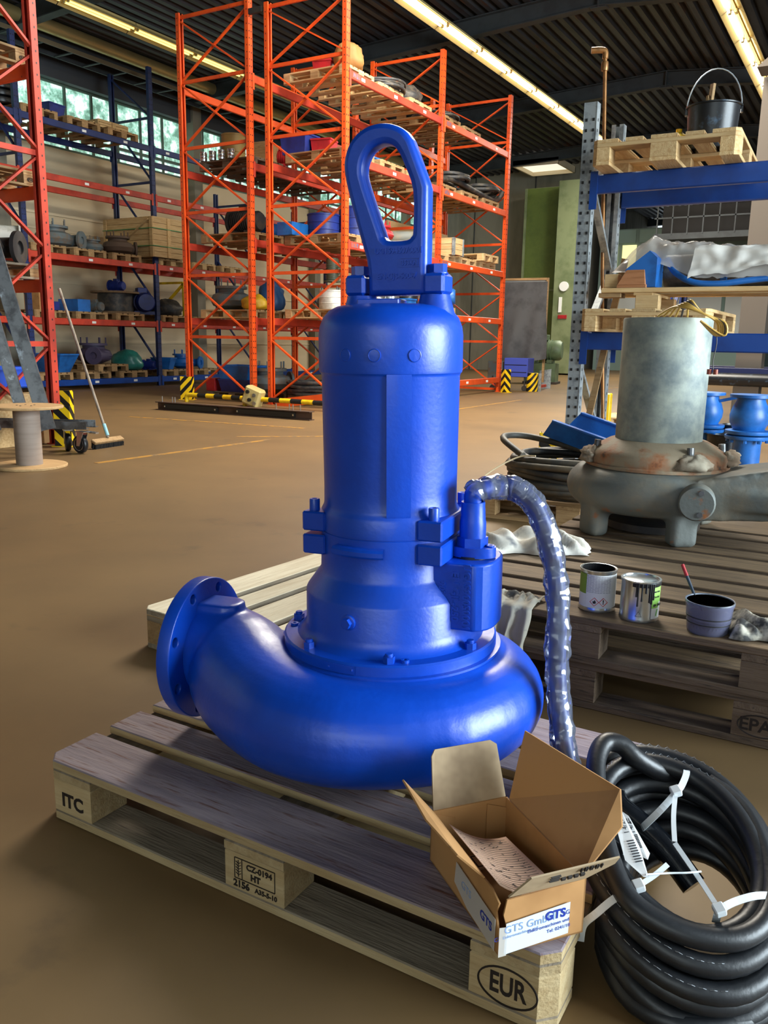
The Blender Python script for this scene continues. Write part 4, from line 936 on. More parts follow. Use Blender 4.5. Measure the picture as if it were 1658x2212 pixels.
for poly_ in ([(1.19, 0.296, 0.262), (1.212, 0.292, 0.256), (1.262, 0.238, 0.226), (1.289, 0.193, 0.206), (1.281, 0.190, 0.206), (1.246, 0.205, 0.215)], [(1.213, 0.302, 0.246), (1.226, 0.297, 0.244), (1.278, 0.246, 0.216), (1.278, 0.232, 0.212), (1.258, 0.236, 0.214), (1.231, 0.270, 0.232)]):
    P_ = W(poly_); b = MB(); b.add(P_, [tuple(range(len(P_)))]); o = b.build('hang_tag', tagM, cab); so_ = o.modifiers.new('s', 'SOLIDIFY'); so_.thickness = .001
    a_ = (P_[0]+P_[1])/2; c_ = (P_[3]+P_[4])/2; d = (c_-a_); sd = (P_[1]-P_[-1]); sd = (sd-d*sd.dot(d)/d.dot(d)).normalized(); nn = d.cross(sd).normalized(); nn = nn if nn.z > 0 else -nn
    text('I 4/2', .013, pinkI, cab, a_+d*.33+nn*.002, frame(-d, nn.cross(-d)), .0002)
    b = MB()
    for j in range(9): b.beam(a_+d*(.52+.035*j)-sd*.007+nn*.0018, a_+d*(.52+.035*j)+sd*.006+nn*.0018, .0018, .0006, nn)
    for j in range(3): b.beam(a_+d*.12+sd*(.004*j-.006)+nn*.0018, a_+d*.24+sd*(.004*j-.006)+nn*.0018, .0012, .0006, nn)
    b.build('printed_bars', pinkI, cab)
MB().tube(catmull(W([(1.284, 0.192, 0.21), (1.314, 0.222, 0.206), (1.341, 0.24, 0.206), (1.361, 0.26, 0.204)]), 4), .0018, 6).build('tag_string', tieM, cab, 60)
# ------------------------------------------------------------------ cardboard box on the pallet corner, with its papers
def slab(pts, th, m, name, par, extra=None):
    """flat panel through the given corners, th thick"""
    P_ = [Vector(p) for p in pts]; n = (P_[1]-P_[0]).cross(P_[2]-P_[1]).normalized()*th; k = len(P_)
    b = MB(); b.add(P_+[p+n for p in P_], [tuple(range(k))[::-1], tuple(range(k, 2*k))]+[(i, (i+1) % k, k+(i+1) % k, k+i) for i in range(k)])
    return b.build(name, m, par)
bA = Vector((1.118, -.038, .1445)); ux = Vector((.094, .118, 0)).normalized(); uy = Vector((-.196, .164, 0)).normalized()
bx = thing('cardboard_box', 'open brown cardboard box with a blue-lettered label on the pallet corner', 'box', bA, math.atan2(ux.y, ux.x))
W_, L2, Hb = .155, .26, .098; t_ = .003
slab([(0, 0, 0), (W_, 0, 0), (W_, L2, 0), (0, L2, 0)], t_, cardM, 'box_floor', bx)
fw_ = MB()
front = [(.012, 0, 0), (W_, 0, 0), (W_, 0, Hb), (.012, 0, Hb-.004), (.007, 0, Hb*.7), (.014, 0, Hb*.45)]
slab(front, -t_, cardM, 'front_wall', bx)
slab([(0, 0, 0), (0, .0, Hb*.35), (0, .012, Hb*.7), (0, .004, Hb*.9), (0, .03, Hb), (0, L2, Hb), (0, L2, 0)], -t_, cardM, 'side_wall', bx)
slab([(W_, 0, 0), (W_, L2, 0), (W_, L2, Hb), (W_, 0, Hb)], -t_, cardM, 'side_wall', bx)
slab([(0, L2, 0), (0, L2, Hb), (W_, L2, Hb), (W_, L2, 0)], -t_, cardM, 'back_wall', bx)
for x0, x1 in ((W_*.02, W_*.30), (W_*.72, W_*.98)):
    slab([(x0, L2-.006, .003), (x0, L2-.006, Hb*.95), (x1, L2-.006, Hb*.8), (x1, L2-.006, .02)], .002, cardM, 'glue_flap', bx)
cardL = mat('grey_brown_cardboard', (176, 152, 120), .8, 0, .1, 30, c2=(134, 112, 86), c2scale=6)
slab([(.004, L2, Hb), (.004+.01, L2+.035, Hb+.088), (.022, L2+.040, Hb+.098), (W_-.018, L2+.040, Hb+.098), (W_-.006, L2+.036, Hb+.09), (W_-.002, L2, Hb)], t_, cardL, 'back_flap', bx)
slab([(W_, .01, Hb), (W_, L2-.01, Hb), (W_+.035, L2+.005, Hb+.125), (W_+.095, .055, Hb+.108), (W_+.078, .022, Hb+.062)], t_, cardM, 'side_flap', bx)
slab([(0, .055, Hb), (-.04, .075, Hb+.036), (-.058, .16, Hb+.052), (-.055, L2+.01, Hb+.066), (0, L2-.01, Hb)][::-1], t_, cardM, 'side_flap', bx)
ff = slab([(.014, 0, Hb), (.034, -.030, Hb+.048), (W_+.03, -.040, Hb+.056), (W_+.034, -.024, Hb+.034), (W_-.002, 0, Hb)], t_, cardL, 'front_flap', bx)
lab = mat('bluish_white_label', (214, 226, 240), .3, 0, .6, 9, dist=.003)
inkB = mat('blue_print', (24, 50, 150), .6); inkG = mat('faded_blue_print', (130, 156, 200), .6); inkK = mat('grey_print', (48, 42, 38), .7)
slab([(.008, -.0035, .002), (W_*.80, -.0035, .010), (W_*.805, -.0035, .066), (.010, -.0035, .056)], .0006, lab, 'label', bx)
lr = (PI/2, 0, 0)
text('GTS', .021, inkB, bx, (.098, -.0047, .050), lr, .0001, bold=.0008); text('G', .011, inkB, bx, (.121, -.0047, .049), lr, .0001)
text('GTS GmbH', .019, inkG, bx, (.052, -.0046, .046), (PI/2, R(-2), 0), .0001)
text('Elektromaschinen und', .0085, inkB, bx, (.0865, -.0047, .034), (PI/2, R(-3), 0), .0001); text('Tel: 0241/18', .0085, inkB, bx, (.105, -.0047, .024), (PI/2, R(-3), 0), .0001)
text('Elektromaschinen und', .007, inkG, bx, (.036, -.0046, .034), (PI/2, R(-3), 0), .0001)
filmL = glassy('tape_film', (220, 214, 206), .55, .3)
slab([(-.0036, .006, .004), (-.0036, .006, .060), (-.0036, .145, .070), (-.0036, .150, .030), (-.0036, .10, .012)], .0006, filmL, 'label', bx)
text('GTS', .022, inkB, bx, (-.0045, .035, .038), (PI/2, 0, -PI/2), .0001, bold=.0006); text('GTS', .020, inkG, bx, (-.0045, .105, .044), (PI/2, 0, -PI/2), .0001)
text('GmbH', .011, inkB, bx, (.006, -.002, .030), lr, .0001)
slab([(-.002, -.004, .0), (.012, -.004, .0), (.012, -.004, .05), (-.002, -.004, .052)], .0005, filmL, 'torn_tape', bx)
# small printed icons on the folded front flap
fo = Vector((.034, -.030, Hb+.048)); fxd = Vector((W_-.004, -.010, .008)).normalized(); fyd = (Vector((.014, 0, Hb))-fo); fyd = (fyd-fxd*fyd.dot(fxd)).normalized(); fn = fxd.cross(-fyd)
Mf = frame(fxd, -fyd)
def fp(a, c): return fo+fxd*a+fyd*c+fn*(.0016 if fn.z > 0 else -.0016)
b = MB()
for k in range(12):
    if k % 3 != 1: b.box(fp(.088+k*.0032, .012), (.0017, .012, .0074), Mf)
for k in range(4): b.box(fp(.062+k*.011, .030), (.007, .007, .0074), Mf)
for k in range(3): b.box(fp(.045, .014+k*.007), (.016, .002, .0074), Mf)
b.build('printed_icons', inkK, bx)
# papers inside
pg = thing('delivery_note', 'pink handwritten form curling inside the cardboard box', 'paper', bA+Vector((0, 0, 0)), math.atan2(ux.y, ux.x))
def ps(u, v): return Vector((.006+.112*u, .014+.185*v-.006*u, Hb*1.0-.034*u-.012*u*v+.014*(2*u-1)**2-.004*v))
b = MB(); n = 8; vs = [ps(i/n, j/n) for i in range(n+1) for j in range(n+1)]
b.add(vs, [(i*(n+1)+j, (i+1)*(n+1)+j, (i+1)*(n+1)+j+1, i*(n+1)+j+1) for i in range(n) for j in range(n)])
so = b.build('sheet', paperM, pg, 180); md = so.modifiers.new('s', 'SOLIDIFY'); md.thickness = .0006
b = MB(); r_ = random.Random(3)
for k in range(24):
    v = .05+k*.039
    for i in range(8): b.beam(ps(.05+i*.11, v)+Vector((0, 0, .0009)), ps(.05+(i+1)*.11, v)+Vector((0, 0, .0009)), .0006, .0003)
for k in range(60):
    u, v = r_.uniform(.08, .9), r_.uniform(.08, .92); b.beam(ps(u, v)+Vector((0, 0, .0011)), ps(min(.97, u+r_.uniform(.02, .07)), v+r_.uniform(-.02, .03))+Vector((0, 0, .0011)), .0011, .0003)
b.build('handwriting', inkK, pg)
cdp = thing('printed_card', 'small framed card lying at the back of the cardboard box', 'card', bA, math.atan2(ux.y, ux.x))
MB().box((.09, .215, .0055), (.05, .04, .004)).build('card_body', mat('card_paper', (214, 178, 142), .7), cdp)
b = MB()
for y in (.2, .231): b.box((.09, y, .008), (.044, .0015, .001))
for x in (.069, .111): b.box((x, .2155, .008), (.0015, .032, .001))
b.box((.09, .21, .008), (.004, .012, .001)); b.build('card_frame', inkK, cdp)
# ------------------------------------------------------------------ pallet with pale boards behind the pump
lpP = pallet(-.18, 1.45, 0, R(86), 'bone', 'bone-grey pallet behind the discharge flange with nothing on it')
tag(MB().box((-.92, 2.78, .2), (.07, .05, .4)).build('timber_post', woodN), 'pale timber offcut standing upright behind the pump motor', 'timber')
# ------------------------------------------------------------------ stacked dark pallets on the right
RA = R(1.5)
for k in range(2):
    q = pallet(.815+.008*k, 1.625-.01*k, .144*k, RA, 'dark', 'dark weathered pallet, %s of the front stack bearing the paint tins' % ('bottom' if k == 0 else 'top'))
    if k == 0: stamp(q, 'EPAL', .05, (.5275, -.401, .061), oval=True)
    q2 = pallet(.985-.01*k, 2.475, .144*k, R(.8), 'dark', 'dark weathered pallet, %s of the rear stack under the grey pump' % ('bottom' if k == 0 else 'top'))
    if k == 0: pallet(2.24, 1.72, 0, R(1), 'dark', 'dark pallet right of the front stack, cut by the picture edge')
ZT = .2885
# tins of paint
def tin(name, label, loc, rz, r, h, lidded):
    t = thing(name, label, 'paint tin', loc, rz)
    MB().lathe([(r*.9, .004), (r, 0), (r*1.02, .004), (r*.985, .010), (r*.985, h-.010), (r*1.02, h-.005), (r*1.03, h), (r*.93, h)]+([(r*.90, h-.004), (r*.86, h-.003), (0, h-.002)] if lidded else [(r*.86, h-.003), (r*.86, h-.03)]), n=40, caps=False).build('tin_body', chromeM, t, 40)
    if not lidded:
        MB().lathe([(0, 0), (r*.86, 0), (r*.86, .001), (0, .001)], (0, 0, h-.03), 32).build('paint_surface', mat('black_paint_residue', (12, 12, 14), .8, spec=.15), t)
        MB().lathe([(r*.848, h-.03), (r*.85, h-.0015), (r*.88, h+.0006)], n=32, caps=False).build('paint_crust', mat('black_paint_residue', (12, 12, 14), .8, spec=.15), t)
    return t
def wrap(t, r, z0, z1, a0, a1, m, name='label', n=14):
    return MB().lathe([(r*.99, z0), (r*1.004, z0), (r*1.004, z1), (r*.99, z1)], n=n, a0=R(a0), a1=R(a1)).build(name, m, t, 40)
limeM = mat('lime_green_print', (120, 150, 50), .5); limeL = mat('light_green_print', (150, 204, 96), .5); labW = mat('white_paper_label', (224, 224, 222), .55)
def wtext(t, s, size, r, ang, z, m, bold=0):
    a = R(ang); d = Vector((math.cos(a), math.sin(a), 0)); return text(s, size, m, t, d*r+Vector((0, 0, z)), frame(Vector((-math.sin(a), math.cos(a), 0)), (0, 0, 1)), .0003, bold=bold)
t = tin('paint_tin', 'open paint tin with a white and green hazard label', (.858, 1.325, ZT), 0, .054, .128, False)
wrap(t, .0535, .014, .116, -112, 10, labW); wrap(t, .0540, .055, .116, -150, -112, limeM); wrap(t, .0537, .014, .055, -150, -112, labW)
b = MB()
for k in range(12):
    for j in range(9):
        a = R(-108+9*j+random.uniform(0, 2)); b.box((.0539*math.cos(a), .0539*math.sin(a), .112-k*.0045), (.0006, .0066, .0013), (0, 0, a))
stuff(b.build('fine_print', mat('grey_fine_print', (150, 150, 154), .6), t))
redP = mat('red_hazard_print', (206, 40, 40), .6)
for a in (-82, -54):
    d = Vector((math.cos(R(a)), math.sin(R(a)), 0)); tx = Vector((-d.y, d.x, 0)); c = d*.0542+Vector((0, 0, .034)); b = MB()
    for p, q in (((0, 1), (1, 0)), ((1, 0), (0, -1)), ((0, -1), (-1, 0)), ((-1, 0), (0, 1))): b.beam(c+tx*p[0]*.013+Vector((0, 0, p[1]*.013)), c+tx*q[0]*.013+Vector((0, 0, q[1]*.013)), .0012, .0016, d)
    o = b.build('hazard_diamond', redP, t)
    if a == -82: MB().prism([(-.004, -.005), (.004, -.005), (.005, 0), (.001, .007), (-.001, .002), (-.005, .002)], 0, .0006, Matrix.Translation(c) @ frame(tx, (0, 0, 1)).to_4x4()).build('flame_mark', blackM, t)
    else: wtext(t, '!', .018, .0545, a, .034, blackM, .0008)
t = tin('paint_tin', 'lidded metal paint tin with black drips and a light green label', (.990, 1.305, ZT), 0, .056, .122, True)
wrap(t, .0555, .060, .112, -40, 40, limeL); wrap(t, .0555, .012, .060, -40, 40, labW)
MB().lathe([(.0556, .044), (.0563, .044), (.0563, .062), (.0556, .062)], n=6, a0=R(-40), a1=R(-10)).build('label_band', limeL, t, 40)
wtext(t, 'UN 1263', .0098, .0566, -19, .053, blackM, .0004); wtext(t, 'Soudal', .009, .0566, -22, .078, blackM); wtext(t, 'RAL 5010', .006, .0566, -22, .093, blackM, .0003)
b = MB(); d = Vector((math.cos(R(-25)), math.sin(R(-25)), 0)); tx = Vector((-d.y, d.x, 0))
b.beam(d*.0566+tx*.004+Vector((0, 0, .02)), d*.0566+tx*.009+Vector((0, 0, .04)), .003, .001, d); b.build('logo_stroke', mat('logo_green', (120, 190, 90), .5), t)
b = MB()
for a, z0 in ((-83, .050), (-72, .066), (-88, .078), (-48, .062), (-42, .058), (-36, .070), (-60, .09)):
    d = Vector((math.cos(R(a)), math.sin(R(a)), 0)); b.tube([d*.0568+Vector((0, 0, .118)), d*.0568+Vector((0, 0, (z0+.118)/2)), d*.0566+Vector((0, 0, z0))], [.003, .0022, .003], 6)
b.lathe([(.0556, .106), (.0572, .108), (.0576, .118), (.0556, .119)], n=22, a0=R(-100), a1=R(20)); b.build('paint_drips', blackM, t, 60)
b = MB(); d = Vector((math.cos(R(-78)), math.sin(R(-78)), 0)); tx = Vector((-d.y, d.x, 0)); c = d*.0556+Vector((0, 0, .026))
for p, q in (((-1, -.7), (1, -.7)), ((1, -.7), (0, 1)), ((0, 1), (-1, -.7))): b.beam(c+tx*p[0]*.009+Vector((0, 0, p[1]*.009)), c+tx*q[0]*.009+Vector((0, 0, q[1]*.009)), .001, .002, d)
b.build('triangle_mark', steelM, t)
t = thing('mixing_cup', 'translucent grey mixing cup with dark paint inside, on the dark pallet edge', 'cup', (1.186, 1.292, ZT))
smoke = glassy('smoky_plastic', (120, 122, 150), .55, .15)
MB().lathe([(0, .002), (.052, 0), (.056, .004), (.064, .078), (.0665, .082), (.0665, .088), (.0625, .088), (.0605, .078), (.0535, .006), (0, .005)], n=40).build('cup_wall', smoke, t, 40)
MB().lathe([(0, .006), (.053, .006), (.0575, .040), (0, .041)], n=32).build('paint_filling', mat('navy_paint', (30, 34, 54), .3), t, 40)
for z, r in ((.030, .0585), (.047, .0605)): MB().lathe([(r, z), (r+.0008, z), (r+.0008, z+.003), (r, z+.003)], n=36).build('grease_ring', blackM, t, 40)
MB().lathe([(.0625, .0885), (.0668, .0885), (.0662, .092), (.063, .0915), (.0625, .0885)], n=36).build('cup_rim', mat('paint_smeared_rim', (110, 120, 134), .4, c2=(40, 46, 60), c2scale=18), t, 40)
t = thing('paint_brush', 'thin paint brush with a red handle tip leaning in the mixing cup', 'brush', (1.186, 1.292, ZT))
MB().tube([(-.078, .058, .135), (-.095, .068, .165)], [.0052, .0048], 10).build('handle_tip', redC, t, 40)
MB().tube([(-.01, .014, .035), (-.05, .040, .088), (-.078, .058, .135)], [.003, .004, .005], 10).build('brush_handle', mat('blue_black_handle', (40, 52, 66), .4), t, 40)
# rags
ragM = mat('white_rag', (214, 208, 194), .9, 0, .3, 60, c2=(180, 178, 172), c2scale=7, c3=(60, 66, 84), c3scale=5, c3lo=.60, c3hi=.70)
ragD = mat('oil_stained_rag', (190, 184, 168), .9, 0, .3, 60, c2=(60, 60, 60), c2scale=9, c2lo=.5, c2hi=.6)
def cloth(name, label, fn, m, nu=40, nv=30, th=.002):
    b = MB(); vs = [fn(i/nu, j/nv) for i in range(nu+1) for j in range(nv+1)]
    b.add(vs, [(i*(nv+1)+j, (i+1)*(nv+1)+j, (i+1)*(nv+1)+j+1, i*(nv+1)+j+1) for i in range(nu) for j in range(nv)])
    o = b.build(name, m, None, 180); md = o.modifiers.new('s', 'SOLIDIFY'); md.thickness = th; md.offset = 0
    return tag(o, label, 'rag')
def heap(c, dx, dy, h, seed, rz, z):
    def fn(u, v):
        x, y = (u-.5), (v-.5); e = max(0, 1-(2*abs(x))**3)*max(0, 1-(2*abs(y))**3)
        p = Vector((u*7+v*2.2, v*2.0-u*.8, seed)); rg = .5+.45*math.sin(16*(u*.55+v*.5+.5*noise.noise(p*.45)))*(.5+abs(noise.noise(p*.6)))+.5*noise.noise(p*.9)
        zz_ = z+.003+h*(e**.5)*(.22+rg)*.75+.003*abs(noise.noise(p*7))
        q = Vector((x*dx*(1+.25*noise.noise(Vector((v*4, seed, 1)))), y*dy*(1+.25*noise.noise(Vector((u*4, seed, 5)))), 0)); q.rotate(Euler((0, 0, rz)))
        return (c[0]+q.x, c[1]+q.y, zz_)
    return fn
cloth('rag', 'crumpled white rag spread behind the cable arch on the dark pallets', heap((.415, 1.93), .44, .24, .085, 3.3, R(28), ZT), ragM)
cloth('rag', 'grey stained rag at the right end of the dark pallet edge', heap((1.335, 1.36), .22, .17, .065, 8.1, R(15), ZT), ragD)
def hang(u, v):
    y0 = 1.235; s = v*.30-.10
    if s < 0: y, z = y0-s-.02, ZT+.004+.03*abs(noise.noise(Vector((u*6, v*6, 2))))*min(1, -s*20)
    else: y, z = y0-.035-.012*math.sin(min(s*20, 1.5))-.018*abs(noise.noise(Vector((u*5, v*2, 7)))), ZT+.006-s*(.55+.45*math.sin(u*5.5)**2)
    return (.635+.14*(u-.5)*(1-.3*v)+.02*noise.noise(Vector((v*3, 1, 1))), y-.012*math.sin(u*16)*(.3+v), z)
cloth('rag', 'dirty white rag hanging over the dark pallet edge beside the cable', hang, ragD, 36, 30)
# ------------------------------------------------------------------ the old grey pump on the rear stack
gp = thing('grey_pump', 'old grey submersible pump with a rusty collar standing on the dark pallets', 'pump', (.735, 2.55, ZT), 0)
MB().lathe([(0, .392), (.176, .392), (.178, .396), (.1785, .893), (.175, .899), (0, .899)], n=64).build('motor_cylinder', mat('blotched_galvanised_jacket', (166, 172, 160), .62, .1, .35, 55, c2=(116, 126, 126), c2scale=7, c2lo=.38, c2hi=.62, detail=9, c3=(150, 96, 56), c3scale=9, c3lo=.68, c3hi=.74), gp, 40)
rustM = mat('rusty_collar_iron', (146, 130, 106), .75, 0, .6, 60, c2=(156, 88, 42), c2scale=6, c2lo=.48, c2hi=.66, c3=(84, 70, 58), c3scale=12, c3lo=.6, c3hi=.7)
MB().lathe([(.176, .398), (.20, .395), (.262, .362), (.285, .345), (.290, .325), (.288, .302), (.296, .298), (.296, .286), (.22, .284)], n=56).build('rusty_collar', rustM, gp, 40)
b = MB(); b.lathe([(.0, .30), (.27, .29), (.325, .275), (.362, .235), (.372, .195), (.36, .15), (.325, .115), (.27, .10), (.2, .1), (0, .1)], n=56)
for a in (-55, -128, 60, 160): 
    c = Vector((.30*math.cos(R(a)), .30*math.sin(R(a)), .075)); b.box(c, (.09, .11, .15), (0, 0, R(a)), .012)
dirn = Vector((.90, -.02, 0)).normalized(); side = Vector((-dirn.y, dirn.x, 0))
b.T = frame(dirn, side).to_4x4()
b.add([(.2, -.28, .11), (.2, .2, .11), (.8, .1, .15), (.8, -.12, .15), (.2, -.28, .27), (.2, .2, .27), (.8, .1, .40), (.8, -.12, .40)], [(0, 1, 2, 3), (7, 6, 5, 4), (0, 3, 7, 4), (1, 5, 6, 2), (0, 4, 5, 1), (3, 2, 6, 7)])
b.box((.5, -.2, .20), (.62, .09, .07)); b.T = None
bo = b.build('volute_casing', greyI, gp); remesh(bo, .012, 6)
MB().lathe([(.11, 0), (.13, .005), (.2, .02), (.2, .05), (.1, .06)], n=32).build('suction_ring', darkM, gp, 40)
MB().tube(catmull([(.56, -.06, .38), (.565, -.06, .47), (.60, -.06, .55), (.70, -.06, .58), (.84, -.06, .585)], 5), .085, 18).build('outlet_elbow', greyI, gp, 50)
MB().lathe([(.09, 0), (.105, 0), (.105, .07), (.09, .07)], (.56, -.06, .40), 24).build('elbow_collar', greyI, gp, 40)
vd = (CAMP-Vector((.93, 2.2, .5))); vd.z = 0; vd.normalize()
cc = Vector((.235, -.325, .20)); o = MB().lathe([(0, .05), (.062, .05), (.068, .042), (.068, -.03)][::-1], cc, 28, vd).build('hand_hole_cover', greyI, gp, 40)
for q in (-.042, .042): MB().hexn(cc+vd*.05+Vector((.012, .01, q)), .011, .012, vd).build('cover_screw', steelM, o)
clampM = mat('clay_brown_lump', (126, 104, 82), .85, 0, .5, 40, c2=(170, 160, 140), c2scale=8)
for a, nm in ((-150, 'left'), (-48, 'front'), (8, 'right')):
    lo = lumpy('rope_lashing', 'x', (.285*math.cos(R(a)), .285*math.sin(R(a)), .30), (.15, .08, .06), clampM, 'x', 3+a, .3, R(a+70)); lo.parent = gp; del lo['label']; del lo['category']
    MB().tube([(.265*math.cos(R(a)), .265*math.sin(R(a)), .30), (.255*math.cos(R(a)), .255*math.sin(R(a)), .39)], .014, 10).build('collar_bolt', steelM, gp, 40)
wireY = mat('yellow_wire', (196, 156, 74), .5); wireB = mat('dark_wire', (70, 62, 58), .5)
for k in range(6):
    a0 = Vector((-.02+.02*k, -.10+.015*k, .905)); a1 = Vector((.06+.01*k, -.15, .94+.005*k)); a2 = Vector((.16, -.17+.006*k, .915)); a3 = Vector((.215+.006*k, -.14, .86)); a4 = Vector((.16, -.175, .885)); 
    MB().tube(catmull([a0, a1, a2, a3+Vector((0, 0, .02)), a3+Vector((.0, .0, -.03)), a4], 5), .0045, 6).build('wire', wireB if k == 4 else wireY, gp, 60)
MB().tube(catmull([(.215, -.14, .85), (.222, -.14, .80), (.215, -.14, .74), (.218, -.14, .70)], 4), .002, 5).build('wire', wireB, gp, 60)
for dx in (-.012, .012): MB().cyl((.216+dx, -.14, .70), (.216+dx, -.14, .68), .009, 10).build('cable_lug', mat('red_copper', (150, 80, 66), .4, .5), gp, 40)
# ------------------------------------------------------------------ pallet with old cable, blue chute and guard post behind
pallet(-.02, 4.05, 0, R(4), 'used', 'brown pallet under the old cable coil, left of the grey pump')
cableG = mat('dusty_grey_cable', (62, 60, 56), .6, c2=(92, 80, 62), c2scale=6)
oc = thing('old_cable_coil', 'large coil of dusty grey cable on the brown pallet', 'cable', (.0, 3.92, .1445))
rq = random.Random(9)
for k in range(14):
    a, c = .40+.04*(k % 3)+rq.uniform(-.03, .03), .30+.03*(k % 3); z = .03+.036*(k//2)*.9; ph = rq.uniform(0, 6)
    MB().tube([(a*math.cos(t)+.01*math.sin(3*t+ph), c*math.sin(t), z+.012*math.sin(2*t+ph)+.012) for t in [2*PI*j/36 for j in range(36)]], .021, 8, True).build('cable_turn', cableG if k % 4 else hoseM, oc, 60)
MB().tube(catmull([(-.30, -.25, .26), (-.48, -.12, .33), (-.52, .05, .34), (-.40, .15, .33), (-.1, .1, .29), (.25, -.05, .25)], 7), .021, 8).build('loose_end', cableG, oc, 60)
MB().tube(catmull([(-.20, -.30, .27), (-.32, -.30, .25), (-.46, -.42, .15), (-.56, -.62, .0)], 5), .005, 6).build('tie_string', mat('cream_string', (196, 176, 140), .8), oc, 60)
ch = thing('blue_chute', 'blue bent sheet-steel chute lying across the old cable coil', 'tray', (.075, 4.12, .445), (R(4), R(14), R(-8)))
for s_, nm in ((-1, 'side_plate'), (1, 'side_plate')):
    slab([(-.30, s_*.20, .10), (-.36, s_*.16, -.02), (.40, s_*.16, -.02), (.40, s_*.20, .10)], .008, blC, nm, ch)
    MB().box((.05, s_*.195, .10), (.70, .03, .01)).build('turned_edge', blC, ch)
slab([(-.36, -.16, -.02), (.40, -.16, -.02), (.40, .16, -.02), (-.36, .16, -.02)], .008, blC, 'base_plate', ch)
def guard(label, loc, rz, wd, h, m=None, dep=.12, cat='guard'):
    t = thing('rack_guard', label, cat, loc, rz)
    MB().box((0, 0, h/2), (wd, .006, h)).build('face_plate', m or hazardM, t)
    for s in (-1, 1): MB().box((s*wd/2, dep/2, h/2), (.006, dep, h)).build('side_plate', m or hazardM, t)
    MB().box((0, dep/2, .004), (wd+.06, dep+.05, .008)).build('foot_plate', yellowM, t)
    return t
guard('short yellow and black guard before the galvanised upright, half hidden by cable', (-.56, 4.86, 0), R(15), .13, .42)
tag(MB().box((-1.30, 8.9, .25), (.16, .1, .5), None, .01).build('yellow_guard', yellowM), 'plain yellow guard between the galvanised uprights', 'guard')
# galvanised rack contents ---------------------------------------------------------
ZB = 2.1785+.1515
lantern_bucket('bucket', 'black bucket with a wire handle on top of the galvanised rack', (.385, 4.99, ZB), .165, .27, blackP, rz=.2)
t = thing('tool_bundle', 'bundle of wooden tool handles standing in the black bucket', 'tool', (.345, 4.98, ZB+.012))
for dx, h, tl in ((0, .40, .02), (.03, .33, -.03), (-.03, .31, .04)): MB().beam((dx, 0, 0), (dx+tl, .02, h), .035, .018).build('handle', woodM, t)
tag(MB().lathe([(0, 0), (.055, 0), (.055, .10), (.02, .125), (.02, .145), (0, .145)], n=16).build('yellow_can', yellowM, None, 40, (.185, 4.95, ZB)), 'small yellow can left of the black bucket', 'can')
cuM = mat('copper_pipe', (150, 104, 58), .4, .6, c2=(110, 76, 44), c2scale=8)
t = thing('copper_pipe', 'tall copper pipe with an elbow leaning beside the galvanised upright', 'pipe', (-.33, 5.17, 0))
MB().tube([(.10, .06, .012), (-.005, .02, 1.6), (-.085, .01, 3.06)], .013, 10).build('pipe_length', cuM, t, 50)
MB().tube(catmull([(-.085, .01, 3.05), (-.086, .01, 3.09), (-.104, .0, 3.105), (-.175, -.03, 3.105)], 4), .021, 10).build('pipe_elbow', cuM, t, 50)
MB().lathe([(.023, 0), (.026, .012), (.026, .045), (.023, .06)], (-.084, .01, 2.97), 12).build('compression_nut', cuM, t, 40)
tag(MB().beam((-.40, 5.02, .03), (-.10, 4.92, 1.66), .045, .02, (0, 1, 0)).build('wood_lath', woodM), 'pale wooden lath leaning inside the galvanised frame', 'lath')
ZA = 1.158+.1445
tp = thing('timber_skid', 'long pale timber skid carrying the plastic-wrapped machine', 'skid', (.30, 4.95, ZA), R(1.5))
for y in (-.27, 0, .27): MB().box((.25, y, .128), (1.45, .1, .03), None, .003).build('skid_board', woodN, tp)
for x in (-.20, .62):
    MB().box((x, 0, .1035), (.12, .62, .018)).build('stringer_board', woodN, tp)
    for y in (-.27, .27): MB().box((x+.03, y, .0475), (.15, .09, .094), None, .003).build('block', woodN, tp)
MB().box((-.42, -.24, .098), (.15, .13, .03), None, .003).build('end_block', woodM, tp)
MB().box((-.42, -.24, .19), (.09, .1, .09), None, .003).build('post_block', woodN, tp)
ZS = ZA+.1435
tag(MB().add([(-.06, 4.62, ZS+.02), (.12, 4.62, ZS+.02), (.12, 4.78, ZS+.02), (-.06, 4.78, ZS+.02), (-.01, 4.64, ZS+.115), (.105, 4.64, ZS+.115), (.105, 4.77, ZS+.115), (-.01, 4.77, ZS+.115)], [(3, 2, 1, 0), (4, 5, 6, 7), (0, 1, 5, 4), (1, 2, 6, 5), (2, 3, 7, 6), (3, 0, 4, 7)]).box((.03, 4.70, ZS+.01), (.19, .15, .02)).build('wood_wedge', mat('sawn_red_wood', (172, 116, 76), .8, 0, .4, 20, c2=(150, 98, 60), c2scale=4, stretch=(1, 10, 10))), 'reddish sawn wooden wedge before the blue machine frame', 'wedge')
wm = thing('wrapped_machine', 'long blue machine under milky plastic sheeting on the timber skid', 'machine', (.34, 4.92, ZS))
slab([(-.36, -.08, .004), (-.16, -.08, .004), (-.16, -.08, .19), (-.21, -.08, .235), (-.36, -.08, .12)], .19, blC, 'end_frame', wm)
for z in (.14, .11): MB().cyl((-.17, -.081, z), (-.17, -.09, z), .012, 10).build('frame_bolt', blackM, wm)
MB().lathe([(0, 0), (.11, 0), (.11, 1.15), (0, 1.15)], (-.17, .07, .125), 28, (1, 0, 0)).build('steel_barrel', steelM, wm, 40)
for x in (.2, .6): MB().lathe([(.11, 0), (.13, 0), (.13, .04), (.11, .04)], (x, .07, .125), 28, (1, 0, 0)).build('barrel_ring', blC, wm, 40)
